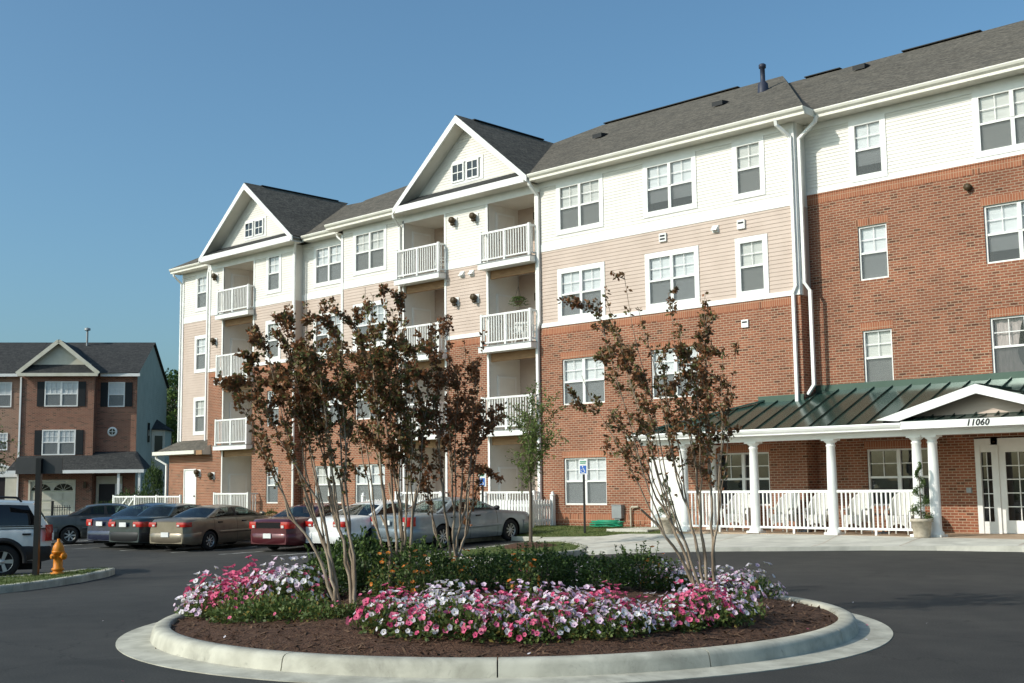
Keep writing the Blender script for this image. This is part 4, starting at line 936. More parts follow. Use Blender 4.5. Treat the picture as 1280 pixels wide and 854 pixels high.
# ================================================================== vehicles
def lerp(a, b, t): return a+(b-a)*t
def interp(pts, x):
    if x <= pts[0][0]: return pts[0][1]
    for (x0, z0), (x1, z1) in zip(pts, pts[1:]):
        if x <= x1: return lerp(z0, z1, (x-x0)/(x1-x0))
    return pts[-1][1]
def patch(mb, P, s0, s1, v0, v1, ns, nv, mat):
    mb.grid([[P(lerp(s0, s1, i/ns), lerp(v0, v1, j/nv)) for i in range(ns+1)] for j in range(nv+1)], mat)
WHEELS = {}
def wheel_mesh(r, spokes):
    if (r, spokes) in WHEELS: return WHEELS[(r, spokes)]
    ty = MB(); w_ = 0.10
    ty.lathe([(r*0.62, -w_*0.95), (r*0.80, -w_), (r*0.95, -w_*0.9), (r, -w_*0.55), (r, w_*0.55), (r*0.95, w_*0.9), (r*0.80, w_), (r*0.62, w_*0.9)], M['tyre'], 32, axis='y')
    rm = MB(); ro = r*0.66
    rm.lathe([(ro, -w_*0.85), (ro*0.93, -w_*0.80), (ro*0.90, -w_*0.45), (0.0, -w_*0.40)], M['alloy'], 32, axis='y', matf=lambda i, j: M['black'] if i == 2 else M['alloy'])
    for k in range(spokes):
        a = 2*pi*k/spokes; c_, s_ = cos(a), sin(a); pa = ro*0.30/spokes*5
        q = []
        for rr, hw_ in ((ro*0.15, pa*0.45), (ro*0.92, pa*0.62)):
            q.append([(rr*c_-hw_*s_, -w_*0.80 if rr > ro/2 else -w_*0.72, rr*s_+hw_*c_), (rr*c_+hw_*s_, -w_*0.80 if rr > ro/2 else -w_*0.72, rr*s_-hw_*c_)])
        rm.face([q[0][0], q[0][1], q[1][1], q[1][0]], M['alloy'])
    rm.lathe([(0.0, -w_*0.86), (ro*0.20, -w_*0.84), (ro*0.26, -w_*0.6)], M['alloy'], 16, axis='y')
    WHEELS[(r, spokes)] = (ty.mesh('tyre'), rm.mesh('rim')); return WHEELS[(r, spokes)]
def car(name, label, cat, spec, P, anchor, heading, side_anchor=True):
    g = dict(L=4.6, W=1.75, H=1.42, wb=2.65, ro=1.02, r=0.31, top=[(0, 0.90), (0.12, 0.98), (0.95, 1.0), (3.55, 0.98), (4.3, 0.86), (4.6, 0.68)],
             xb0=0.95, xr0=1.62, xr1=2.80, xb1=3.60, wins=((0.10, 0.46), (0.51, 0.90)), sill=0.20, tl=(0.38, 0.72, 0.93), plate=(0.60, 0.74), spokes=7, bump=(0.30, 0.58), bumpmat=None, glass='car_glass', yb=0.90, yr=0.68, seams=(0.10, 0.485, 0.93), lampwrap=0.22, clad=None)
    g.update(spec); L, W, H, r = g['L'], g['W'], g['H'], g['r']; hwid = W/2
    xw = (g['ro'], g['ro']+g['wb']); ra = r+0.055
    root = empty(name, (0, 0, 0)); tag(root, label, cat, 'cars parked around the round island')
    ztop = lambda x: interp(g['top'], x)
    def zb(x):
        z = g['sill'] + 0.06*max(0, 1-min(x, L-x)/0.35)
        for c_ in xw:
            if abs(x-c_) < ra: z = max(z, r+math.sqrt(ra*ra-(x-c_)**2))
        return z
    def plan(x):
        d = min(x, L-x); return hwid*(1-0.20*max(0, 1-d/0.55)**2.2)
    def yf(z, x):
        s = max(0, min(1, (z-0.2)/(ztop(x)-0.2)))
        return interp([(0, 0.93), (0.12, 0.985), (0.4, 1.0), (0.62, 0.99), (0.85, 0.965), (0.95, 0.935), (1.0, 0.87)], s)
    cols = {0.0, L}
    x = 0.0
    while x < L: cols.add(round(x, 3)); x += 0.08
    for c_ in xw:
        for k in range(-14, 15): cols.add(round(c_+ra*sin(k/14*pi/2), 3))
    gx = lambda u: lerp(g['xb0'], g['xb1'], u)
    sx_ = [gx(u) for u in g['seams']]
    for s_ in sx_: cols |= {round(s_-0.007, 3), round(s_+0.007, 3)}
    cols = sorted(cols); body = MB(); rows = []
    for x in cols:
        z0, z1 = zb(x), ztop(x); z0 = min(z0, z1-0.03); p = plan(x); side = []
        for s in (0, 0.08, 0.2, 0.35, 0.5, 0.65, 0.78, 0.88, 0.95, 1.0):
            z = lerp(z0, z1, s); side.append((p*yf(z, x), z))
        xx = x-L/2
        def sh(z): # slight rake of nose and tail
            k = max(0, 1-x/0.25)*0.05*(z-0.6) - max(0, 1-(L-x)/0.35)*0.12*(z-0.5)
            return xx+k
        row = [(sh(z), -y, z) for y, z in side] + [(sh(z1), -p*0.5, z1+0.018), (sh(z1), 0, z1+0.025), (sh(z1), p*0.5, z1+0.018)] + [(sh(z), y, z) for y, z in side[::-1]]
        rows.append(row)
    seam = [any(abs((a+b)/2-s_) < 0.004 for s_ in sx_) for a, b in zip(cols, cols[1:])]
    nj = len(rows[0])
    def bm_(i, j):
        side_j = j < 9 or j >= nj-10
        if seam[i] and side_j: return M['black']
        if g['clad'] and (j < 1 or j >= nj-2): return M['black']
        return P
    body.grid(rows, P, matf=bm_)
    body.face(rows[0], P); body.face(rows[-1][::-1], P)
    # greenhouse
    zbelt = lambda x: ztop(x)+0.0
    def side(s_):
        def F_(u, v):
            xb, xt = lerp(g['xb0'], g['xb1'], u), lerp(g['xr0'], g['xr1'], u)
            ub = 2*u-1; y = lerp(hwid*g['yb'], hwid*g['yr'], v)+0.03*sin(pi*v)
            z = lerp(zbelt(xb)-0.005, H-0.07-0.05*ub*ub, v)
            return (lerp(xb, xt, v)-L/2, s_*y, z)
        return F_
    glass = []
    for s_ in (-1, 1):
        F_ = side(s_); v0, v1 = 0.10, 0.90; prev = 0.0
        for u0, u1 in g['wins']:
            patch(body, F_, prev, u0, v0, v1, 3, 4, P if prev == 0 else M['black']); gm = MB(); patch(gm, F_, u0, u1, v0, v1, 5, 4, M[g['glass']]); glass.append(('side_window', gm)); prev = u1
        patch(body, F_, prev, 1, v0, v1, 3, 4, P); patch(body, F_, 0, 1, 0, v0, 10, 1, P); patch(body, F_, 0, 1, v1, 1, 10, 1, P)
    for end, nme in ((1, 'windshield'), (0, 'rear_window')):
        A = side(-1); D_ = side(1); bul = (0.10 if end else -0.07)
        def W_(s, v):
            a, b = A(end, v), D_(end, v); k = (s+1)/2
            return (lerp(a[0], b[0], k)+bul*(1-s*s), lerp(a[1], b[1], k), lerp(a[2], b[2], k)+0.04*(1-s*s)*v)
        gm = MB(); patch(gm, W_, -0.90, 0.90, 0.07, 0.93, 8, 5, M[g['glass']]); glass.append((nme, gm))
        patch(body, W_, -1, 1, 0, 0.07, 8, 1, M['black']); patch(body, W_, -1, 1, 0.93, 1, 8, 1, P); patch(body, W_, -1, -0.9, 0.07, 0.93, 1, 4, P); patch(body, W_, 0.9, 1, 0.07, 0.93, 1, 4, P)
    A = side(-1); D_ = side(1)
    def RF(s, u):
        a, b = A(u, 1), D_(u, 1); k = (s+1)/2; e_ = 0.10*max(0, (u-0.85)/0.15)**2*(1-s*s) - 0.07*max(0, (0.15-u)/0.15)**2*(1-s*s)
        return (lerp(a[0], b[0], k)+e_, lerp(a[1], b[1], k), a[2]+0.05*(1-s*s))
    patch(body, RF, -1, 1, 0, 1, 8, 12, P)
    bo = body.build('body', root)
    for nme, gm in glass: gm.build(nme, root)
    ub = MB(); ub.box(0.2-L/2, L/2-0.2, -hwid+0.24, hwid-0.24, 0.17, 0.72, M['under'])  # box added to block light and darken the wheel wells
    ub.box(g['xb0']+0.1-L/2, g['xb1']-0.2-L/2, -hwid*0.80, hwid*0.80, ztop(2)+0.03, ztop(2)+0.05, M['under']); ub.build('underbody_shade', root)
    for xs_, hh_ in ((lerp(g['xr0'], g['xr1'], 0.12)-L/2, 1.14), (lerp(g['xr0'], g['xr1'], 0.72)-L/2, 1.20)):
        for y in (-0.38, 0.38): st = MB(); st.box(xs_-0.07, xs_+0.07, y-0.22, y+0.22, 0.9, hh_-0.06, M['cushion']); st.box(xs_-0.05, xs_+0.05, y-0.12, y+0.12, hh_-0.06, hh_+0.08, M['cushion']); st.build('seat', root)
    for s_ in (-1, 1):
        ml = MB(); z_ = 0.55 if not g['clad'] else 0.66; x0_, x1_ = xw[0]+ra+0.06, xw[1]-ra-0.06; n_m = 8
        ml.grid([[(lerp(x0_, x1_, k/n_m)-L/2, s_*(plan(lerp(x0_, x1_, k/n_m))*yf(z_, 2)+o_), z_+dz_) for o_, dz_ in ((-0.01, -0.045), (0.014, -0.035), (0.014, 0.035), (-0.01, 0.045))] for k in range(n_m+1)], M['black'] if g['bumpmat'] else P); ml.build('side_moulding', root)
        tb = MB(); nb_ = 10
        tb.grid([[tuple(Vector(side(s_)(lerp(0.04, 0.96, k/nb_), v_))+Vector((0, s_*0.006, 0))) for v_ in (0.045, 0.09)] for k in range(nb_+1)], M['black']); tb.build('window_trim', root)
    tm, rm = wheel_mesh(r, g['spokes'])
    for x in xw:
        for s_ in (-1, 1):
            wo = link('wheel', tm, root, (x-L/2, s_*(hwid-0.115), r), (0, 0, 0 if s_ < 0 else pi)); link('rim', rm, wo)
    # bumpers follow the plan of nose and tail
    for rear in (True, False):
        bp = MB(); z0, z1 = g['bump']; rr_ = []
        half = [(x, plan(x)+0.014) for x in (0.60, 0.45, 0.32, 0.20, 0.11, 0.05, 0.01)] + [(-0.025, plan(0)*0.86), (-0.04, plan(0)*0.6), (-0.045, plan(0)*0.3)]
        line = [(x, -y) for x, y in half] + [(-0.046, 0)] + half[::-1]
        for x, y in line:
            xe = x if rear else L-x; s_ = 0.03 if rear else -0.03
            rr_.append([(xe+s_-L/2, y*0.985, z0-0.03), (xe-L/2, y, z0+0.02), (xe-L/2, y*1.002, (z0+z1)/2), (xe-L/2, y, z1-0.04), (xe+s_-L/2, y*0.98, z1)])
        bp.grid(rr_, g['bumpmat'] or P); bp.build('bumper', root)
    ya, z0, z1 = g['tl']
    for s_ in (-1, 1):
        tl = MB(); pts = []
        for y_, x_ in ((ya, -0.016), ((ya+1)/2, -0.016), (0.78, -0.016), (0.86, -0.008), (0.905, 0.03), (0.95, 0.09), (0.985, g['lampwrap'])):
            if y_ >= ya: pts.append((x_-L/2, s_*y_*hwid))
        rr_ = [[(x_+0.05*(z0-0.6)-0.0, y_, z0), (x_-0.006, y_*1.004, (z0*0.5+z1*0.5)), (x_+0.012, y_, z1)] for x_, y_ in pts]
        tl.grid(rr_, M['red_lamp']); b_ = rr_[0]; tl.face([b_[0], b_[2], (b_[2][0]+0.06, b_[2][1], b_[2][2]), (b_[0][0]+0.06, b_[0][1], b_[0][2])], M['red_lamp'])
        tlo = tl.build('tail_light', root)
        rv_ = MB(); ym = s_*hwid*(ya+0.10); rv_.box(-0.035-L/2, 0.0-L/2, min(ym-0.05, ym+0.05), max(ym-0.05, ym+0.05), z0+0.02, lerp(z0, z1, 0.5), M['clear_lamp']); rv_.build('reversing_lens', tlo)
        hl = MB(); pts = [(L+0.012, 0.55), (L-0.01, 0.75), (L-0.10, 0.90), (L-0.30, 0.985)]
        hl.grid([[(x_-L/2-0.10*((z_-0.5) if x_ > L-0.2 else 0), s_*y_*hwid, z_) for z_ in (0.58, 0.66, 0.73)] for x_, y_ in pts], M['amber'] if g.get('amber') else M['clear_lamp']); hl.build('headlight', root)
        mr = MB(); mx = g['xb1']-0.28-L/2; mr.lathe([(0.0, -0.10), (0.055, -0.08), (0.075, 0.0), (0.055, 0.08), (0.0, 0.10)], g.get('mirrormat') or P, 12, (mx, s_*(hwid+0.06), ztop(g['xb1']-0.3)+0.07), axis='y'); mr.build('mirror', root)
        for u0, u1 in g['wins'][:2]:
            hx = gx(u0+0.06)-L/2+0.02; hd = MB(); hd.box(hx-0.02, hx+0.16, s_*hwid*0.975-0.025, s_*hwid*0.975+0.025, ztop(2)-0.16, ztop(2)-0.12, g.get('handlemat') or M['black']); hd.build('door_handle', root)
    pl = MB(); pz = g['plate']; pl.box(-0.075-L/2, -0.05-L/2, -0.155, 0.155, pz[0], pz[1], M['plate']); pl.build('number_plate', root)
    if g.get('panel'):
        a = g['panel']; pn = MB(); pn.box(-0.018-L/2, 0.0-L/2, -hwid*a[0], hwid*a[0], a[1], a[2], g.get('panelmat') or M['red_lamp']); pn.build('trunk_panel', root)
    if g.get('rails'):
        for s_ in (-1, 1):
            rl = MB(); pts = [RF(s_*0.86, u) for u in (0.10, 0.14, 0.3, 0.55, 0.8, 0.84)]
            rl.tube([(p[0], p[1], p[2]+(0.09 if 0 < i < 5 else 0.0)) for i, p in enumerate(pts)], 0.022, M['black'], 8); rl.build('roof_rail', root)
    if g['clad']:
        for c_ in xw:
            for s_ in (-1, 1):
                cl = MB(); rows = []
                for k in range(-12, 13):
                    a = k/12*pi*0.53; rows.append([(c_-L/2+q*sin(a), s_*(plan(c_)*0.995+o_), r+q*cos(a)) for q, o_ in ((ra-0.01, 0.0), (ra-0.01, 0.035), (ra+0.085, 0.03), (ra+0.10, -0.02))])
                cl.grid(rows, M['black']); cl.build('wheel_arch_flare', root)
    # place: anchor is the ground point below the right rear hub (or left when side_anchor is False)
    h = rad(heading); ly = (-hwid if side_anchor else hwid); lx = xw[0]-L/2
    X = anchor[0]-(lx*cos(h)-ly*sin(h)); Y = anchor[1]-(lx*sin(h)+ly*cos(h))
    d = 1.6; zf = zg(X+d*cos(h), Y+d*sin(h)); zr_ = zg(X-d*cos(h), Y-d*sin(h))
    root.location = (X, Y, (zf+zr_)/2); root.rotation_euler = (0, -math.atan2(zf-zr_, 2*d), h)
    return root
p_tan = paint('beige_paint', (0.20, 0.165, 0.12), 0.5, 0.32); p_mar = paint('maroon_paint', (0.085, 0.007, 0.013), 0.3, 0.28); p_wht = paint('white_paint', (0.78, 0.78, 0.76), 0.0, 0.3)
p_slv = paint('silver_blue_paint', (0.23, 0.275, 0.30), 0.45, 0.32); p_nav = paint('navy_paint', (0.012, 0.018, 0.05), 0.3, 0.25); p_grn = paint('dark_teal_paint', (0.012, 0.028, 0.036), 0.3, 0.28); p_gry = paint('grey_paint', (0.055, 0.058, 0.055), 0.5, 0.32); p_suv = paint('pale_silver_paint', (0.55, 0.57, 0.56), 0.2, 0.32)
car('sedan', 'silver blue sedan parked side on before the white picket fence', 'car', dict(L=5.38, W=1.98, H=1.47, wb=2.91, ro=1.30, r=0.335, top=[(0, 0.92), (0.15, 1.0), (1.2, 1.02), (3.8, 1.0), (5.1, 0.86), (5.38, 0.70)], xb0=1.15, xr0=1.95, xr1=3.02, xb1=3.80, wins=((0.13, 0.47), (0.52, 0.91)), tl=(0.60, 0.70, 0.97), plate=(0.74, 0.88), spokes=9, amber=True, bump=(0.36, 0.64), mirrormat=M['black']), p_slv, site(36.3, (553-640)/1514*36.3), 90)
car('sedan', 'white sedan between the maroon sedan and the silver blue one', 'car', dict(L=5.0, W=1.88, H=1.42, wb=2.76, ro=1.15, tl=(0.45, 0.74, 0.90), top=[(0, 0.88), (0.2, 0.98), (1.1, 1.0), (3.7, 0.97), (4.6, 0.84), (5.0, 0.66)], xb0=1.1, xr0=1.9, xr1=2.9, xb1=3.8, plate=(0.50, 0.64), spokes=7), p_wht, site(36.6, (466-640)/1514*36.6), 97)
car('sedan', 'maroon sedan with a wide red lamp panel across its tail', 'car', dict(L=4.75, W=1.80, H=1.40, wb=2.70, ro=1.05, tl=(0.55, 0.72, 0.92), panel=(0.56, 0.74, 0.90), plate=(0.44, 0.58), panelmat=M['tint_glass']), p_mar, site(37.0, (394-640)/1514*37.0), 101)
car('sedan', 'beige sedan beside the maroon sedan', 'car', dict(L=4.59, W=1.72, H=1.39, wb=2.64, ro=1.02, r=0.30, tl=(0.50, 0.76, 0.90), plate=(0.46, 0.60), spokes=8), p_tan, site(38.0, (265-640)/1514*38.0), 104)
car('sedan', 'dark teal boxy sedan with its boot towards the road, between beige and navy cars', 'car', dict(L=4.7, W=1.72, H=1.43, wb=2.65, ro=1.10, tl=(0.48, 0.74, 0.90), top=[(0, 0.95), (0.1, 1.0), (1.15, 1.02), (3.5, 0.98), (4.5, 0.88), (4.7, 0.76)], xb0=1.15, xr0=1.55, xr1=2.75, xb1=3.45, plate=(0.74, 0.88), bumpmat=M['black']), p_grn, site(39.4, (214-640)/1514*39.4), 102)
car('sedan', 'navy sedan with bright red tail lamps, between the dark teal and grey cars', 'car', dict(L=4.5, W=1.72, H=1.44, wb=2.6, ro=0.98, tl=(0.52, 0.74, 0.95), plate=(0.74, 0.88)), p_nav, site(40.6, (180-640)/1514*40.6), 100)
car('sedan', 'dark grey sedan seen side on, nearest to the brick townhouse', 'car', dict(L=4.6, W=1.75, H=1.42, tl=(0.50, 0.74, 0.92), spokes=7), p_gry, (-22.73, -11.17), 62)
car('suv', 'pale silver suv with black wheel arches cut off by the left edge', 'suv', dict(L=4.8, W=1.84, H=1.76, wb=2.82, ro=1.02, r=0.37, sill=0.32, top=[(0, 1.02), (0.06, 1.10), (3.3, 1.10), (4.5, 1.0), (4.8, 0.8)], xb0=0.06, xr0=0.42, xr1=2.75, xb1=3.4, wins=((0.055, 0.34), (0.38, 0.60), (0.64, 0.92)), tl=(0.80, 0.80, 1.16), plate=(0.85, 0.99), bump=(0.42, 0.70), bumpmat=M['black'], clad=True, rails=True, glass='tint_glass', spokes=5, yb=0.93, yr=0.78, seams=(0.36, 0.62, 0.93), lampwrap=0.14), p_suv, site(27.1, (8-640)/1514*27.1), 247, side_anchor=False)

# ================================================================== plants
def leaf(mb, p, d, n, l, wd, mat):     # pointed leaf: two folded triangles pairs
    s_ = d.cross(n).normalized()*wd; m_ = p+d*l*0.45
    mb.face([p, m_+s_, p+d*l, m_-s_], mat)
def rvec(r):
    while True:
        v = Vector((r.uniform(-1, 1), r.uniform(-1, 1), r.uniform(-1, 1)))
        if 0.05 < v.length < 1: return v.normalized()
def stem_path(r, a, b, bow, n=10, wob=0.03):
    a, b = Vector(a), Vector(b); pts = []; off = Vector((0, 0, 0))
    mid = (a+b)/2 + Vector((0, 0, 1))*bow*(b-a).length - Vector(((b-a).x, (b-a).y, 0))*0.18
    for i in range(n+1):
        t = i/n; p = a*(1-t)**2 + mid*2*t*(1-t) + b*t*t
        if 0 < i < n: off = off*0.7+rvec(r)*wob
        pts.append(p+off*(1 if 0 < i < n else 0.4))
    return pts
def myrtle(name, label, base, tips, seed, mats, nleaf=70, low=0.44, rbase=0.023, leaf_l=0.064, twigs=8, twig_len=0.42, mains=6, bases=((0, 0),)):
    """multi stemmed small tree: tips are (lateral, depth, height) from the base"""
    r = random.Random(seed); root = empty(name, base); tag(root, label, 'tree')
    tk = MB(); cr = MB(); up = Vector((0, 0, 1))
    vt = [Vector((RH.x*l+FH.x*d, RH.y*l+FH.y*d, h)) for l, d, h in sorted(tips)]
    K = mains; groups = [vt[int(len(vt)*k/K):int(len(vt)*(k+1)/K)] for k in range(K)]
    for gi, grp in enumerate(groups):
        mean = sum(grp, Vector((0, 0, 0)))/len(grp); st = Vector((bases[gi*len(bases)//K][0]*RH.x, bases[gi*len(bases)//K][0]*RH.y, -0.05)) + Vector((r.uniform(-.05, .05), r.uniform(-.07, .07), 0))
        fork = Vector((st.x+(mean.x-st.x)*r.uniform(0.36, 0.58), st.y+(mean.y-st.y)*r.uniform(0.36, 0.58), mean.z*r.uniform(0.28, 0.48)))
        pts = stem_path(r, st, fork, 0.10, 9, 0.022); n = len(pts)
        tk.tube(pts, [rbase*(1-0.40*k/(n-1))*r.uniform(0.9, 1.1) for k in range(n)], M['bark'], 8)
        dirf = (pts[-1]-pts[-3]).normalized()
        for tip in grp:
            k0 = r.randint(n-4, n-1); p0 = pts[k0]; mid = p0.lerp(tip, 0.45)+Vector((0, 0, 0.06))+dirf*0.10+rvec(r)*0.07; m2 = 10; bp_ = []; off = Vector((0, 0, 0))
            for k in range(m2+1):
                q = k/m2; off = off*0.7+rvec(r)*0.022; bp_.append(p0*(1-q)**2+mid*2*q*(1-q)+tip*q*q+(off if 0 < k < m2 else Vector((0, 0, 0))))
            tk.tube(bp_, [max(0.0035, rbase*0.52*(1-0.88*k/m2)) for k in range(m2+1)], M['bark'], 6)
            segs = [(bp_[k], bp_[k+1], k/m2) for k in range(m2) if bp_[k].z > tip.z*low]
            for q in range(twigs):
                a, b, t = r.choice(segs); p = a.lerp(b, r.random()); dr = ((b-a).normalized()*0.8+rvec(r)*0.9+up*0.3).normalized()
                ln = twig_len*r.uniform(0.5, 1.1)*(1.25-t*0.6); e_ = p+dr*ln; e_.z = min(e_.z, tip.z+0.04); m_ = p.lerp(e_, 0.5)+rvec(r)*0.03
                tk.tube([p, m_, e_], [0.0060, 0.0045, 0.003], M['bark'], 5); segs += [(p, m_, t), (m_, e_, min(1, t+.2)), (m_, e_, min(1, t+.2))]
            cm = r.random()
            for q in range(nleaf):
                a, b, t = r.choice(segs)
                if r.random() > 0.45+0.65*t: continue
                c_ = a.lerp(b, r.random())+rvec(r)*r.random()*0.05; ax = (b-a).normalized()
                for w_ in range(r.randint(3, 5)):
                    dr = (ax*0.35+rvec(r)*0.9+up*0.1).normalized(); nn = (rvec(r)+up*0.5).normalized(); u = r.random()
                    mt = mats[0] if u < 0.48 else (mats[1] if u < 0.48+(0.34 if cm > 0.5 else 0.14) else mats[2])
                    leaf(cr, c_+rvec(r)*0.025, dr, nn, leaf_l*r.uniform(0.6, 1.15), leaf_l*r.uniform(0.24, 0.36), mt)
    tk.build('trunk', root); cr.build('crown', root); return root
def px(x, y, D):      # lateral / height (m) of a photo measurement at a given depth
    return ((x-640)/1514*D, 1.69+(604.2-0.0122*(x-640)-y)/1514*D)
def tree_from(name, label, bx, D, zb, tips, seed, **k):
    L = (bx-640)/1514*D; b = site(D, L); rr = random.Random(seed*3+1); out = []
    for (x, y) in tips:
        l, z = px(x, y, D); d = rr.uniform(-0.75, 0.75)
        f = (D+d)/D; out.append((l*f-L, d, (z-1.69)*f+1.69-zb))
    return myrtle(name, label, (b[0], b[1], zb), out, seed, **k)
MY = (M['myrtle_a'], M['myrtle_b'], M['myrtle_c'])
tree_from('crape_myrtle', 'leftmost crape myrtle, bronze leaved with many bare pale stems from two clumps', 432, 14.2, 0.30,
          [(303, 452), (322, 415), (340, 392), (357, 380), (378, 378), (393, 398), (412, 372), (425, 415), (290, 480), (318, 500), (362, 440), (400, 450), (335, 450), (380, 430), (350, 415), (420, 440)], 11, mats=MY, nleaf=185, mains=8, bases=((-0.09, 0), (-0.04, 0), (0.05, 0), (0.10, 0)))
tree_from('crape_myrtle', 'middle crape myrtle with the tallest bronze crown, rising behind the shrubs', 500, 15.7, 0.31,
          [(440, 385), (455, 358), (466, 368), (478, 362), (490, 385), (505, 392), (448, 420), (470, 410), (495, 430), (520, 440), (430, 440), (460, 450), (485, 460), (510, 470), (540, 420), (475, 480)], 12, mats=MY, nleaf=200, mains=8, bases=((-0.10, 0), (0.0, 0), (0.08, 0)))
tree_from('crape_myrtle', 'thin rusty crape myrtle leaning towards the green street tree', 563, 16.6, 0.28,
          [(538, 402), (560, 395), (548, 440), (580, 425), (603, 412), (596, 455), (570, 460), (606, 490), (590, 500), (555, 480), (530, 470), (600, 590), (528, 545), (515, 430)], 13, mats=(M['myrtle_a'], M['myrtle_b'], M['myrtle_b']), nleaf=150, rbase=0.022, mains=5)
tree_from('crape_myrtle', 'rightmost crape myrtle standing alone before the porch columns', 872, 15.3, 0.29,
          [(747, 372), (757, 360), (783, 342), (800, 385), (838, 366), (850, 400), (885, 364), (888, 395), (905, 440), (922, 428), (727, 470), (752, 440), (775, 420), (820, 430), (860, 440), (765, 520), (830, 470), (880, 470), (905, 495), (800, 470)], 14, mats=MY, nleaf=105, mains=7, bases=((-0.05, 0), (0.05, 0), (0.12, 0)))

def ground_z(x, y):
    return mound(x, y) if hypot(x-IC[0], y-IC[1]) < 3.8 else zg(x, y)
def shrub_meshes(seed, rx, ry, h, n, mats, leaf_l=0.05, sprigs=10):
    r = random.Random(seed); fo = MB(); st = MB()
    lumps = [(rvec(r), r.uniform(0.75, 1.12)) for _ in range(16)]
    for i in range(n):
        v = rvec(r); k = 0.78
        for lv, q in lumps: k += 0.16*q*max(0, v.dot(lv)-0.75)/0.25
        s_ = k*r.uniform(0.62, 1.02)**0.5*r.uniform(0.88, 1.0); p = Vector((v.x*rx*s_, v.y*ry*s_, h*0.53+v.z*h*0.53*s_))
        d = (v*0.7+rvec(r)*0.9+Vector((0, 0, 0.3))).normalized(); mt = mats[0] if r.random() < 0.74 else mats[1]
        leaf(fo, p, d, (rvec(r)+v).normalized(), leaf_l*r.uniform(0.7, 1.2), leaf_l*0.30, mt)
    for i in range(sprigs):
        a = r.uniform(0, 2*pi); q = r.uniform(0.1, 0.8); p0 = Vector((cos(a)*rx*q*0.6, sin(a)*ry*q*0.6, h*0.3)); p1 = Vector((cos(a)*rx*q, sin(a)*ry*q, h*r.uniform(1.0, 1.28)))
        st.tube([p0, p0.lerp(p1, .5)+rvec(r)*0.02, p1], [0.006, 0.005, 0.003], M['purple_stem'], 5)
        for k in range(16):
            t = 0.45+0.55*k/16; p = p0.lerp(p1, t); leaf(fo, p, (rvec(r)+Vector((0, 0, .5))).normalized(), rvec(r), leaf_l*r.uniform(0.7, 1.1), leaf_l*0.3, mats[1] if r.random() < 0.5 else mats[0])
    for i in range(5):
        a = 2*pi*i/5; st.tube([(0.04*cos(a), 0.04*sin(a), -0.03), (rx*.4*cos(a), ry*.4*sin(a), h*0.6)], [0.012, 0.006], M['bark_dark'], 5)
    return fo.mesh('foliage'), st.mesh('stems')
SHR = [shrub_meshes(30+i, 0.50-0.05*(i % 2), 0.48, 0.50+0.06*i, 1700, (M['shrub_a'], M['shrub_b']), 0.05, 7+4*i) for i in range(4)]
def shrub(x, y, z, s, label, group, k, sz=1.0, name='shrub'):
    o = empty(name, (x, y, z), random.uniform(0, 6)); o.scale = (s, s, s*sz); tag(o, label, 'shrub', group)
    link('foliage', SHR[k % 4][0], o); link('stems', SHR[k % 4][1], o); return o
for k, (x_, D, s, sz) in enumerate([(408, 15.5, 1.05, 1.05), (450, 15.8, 1.1, 1.15), (492, 16.3, 0.95, 1.0), (530, 15.4, 1.0, 0.85), (566, 16.3, 0.9, 0.8), (602, 15.6, 1.0, 0.8), (643, 16.2, 0.9, 0.85), (672, 15.5, 0.95, 0.75), (716, 16.0, 0.9, 0.9), (752, 15.5, 0.95, 0.75), (792, 15.8, 0.9, 0.9), (690, 17.0, 0.8, .7), (612, 17.2, 0.8, .7), (455, 16.9, 0.95, 1.0)]):
    b = site(D, (x_-640)/1514*D); shrub(b[0], b[1], mound(*b)-0.02, s, 'dark green leafy shrub in the row across the middle of the round bed', 'shrubs in the round bed', k, sz)

# petunias
M['throat_w'] = leafmat('pale_throat', (0.45, 0.48, 0.22), (0.60, 0.55, 0.35)); M['throat_p'] = leafmat('dark_throat', (0.30, 0.02, 0.10), (0.42, 0.05, 0.14)); M['throat_l'] = leafmat('lilac_throat', (0.28, 0.14, 0.32), (0.42, 0.26, 0.46))
THROAT = {}
def blossom(mb, p, n, rr, mat, r):
    n = n.normalized(); a = n.cross(Vector((0.3, 0.5, 0.8))).normalized(); b = n.cross(a); ph = r.uniform(0, 6); c_ = p-n*rr*0.75
    th_ = M['throat_p'] if mat is M['pet_pink'] else (M['throat_l'] if mat is M['pet_lilac'] else M['throat_w'])
    inn = []; out = []; wilt = r.uniform(-0.25, 0.25)
    for k in range(10):
        an = ph+2*pi*k/10; d = a*cos(an)+b*sin(an); q = rr*(1.0 if k % 2 else 0.80)
        inn.append(p+d*rr*0.26-n*rr*0.28); out.append(p+d*q+n*rr*(r.uniform(-0.16, 0.10)+wilt*0.5))
    for k in range(10):
        k2 = (k+1) % 10; mb.face([c_, inn[k], inn[k2]], th_); mb.face([inn[k], out[k], out[k2], inn[k2]], mat)
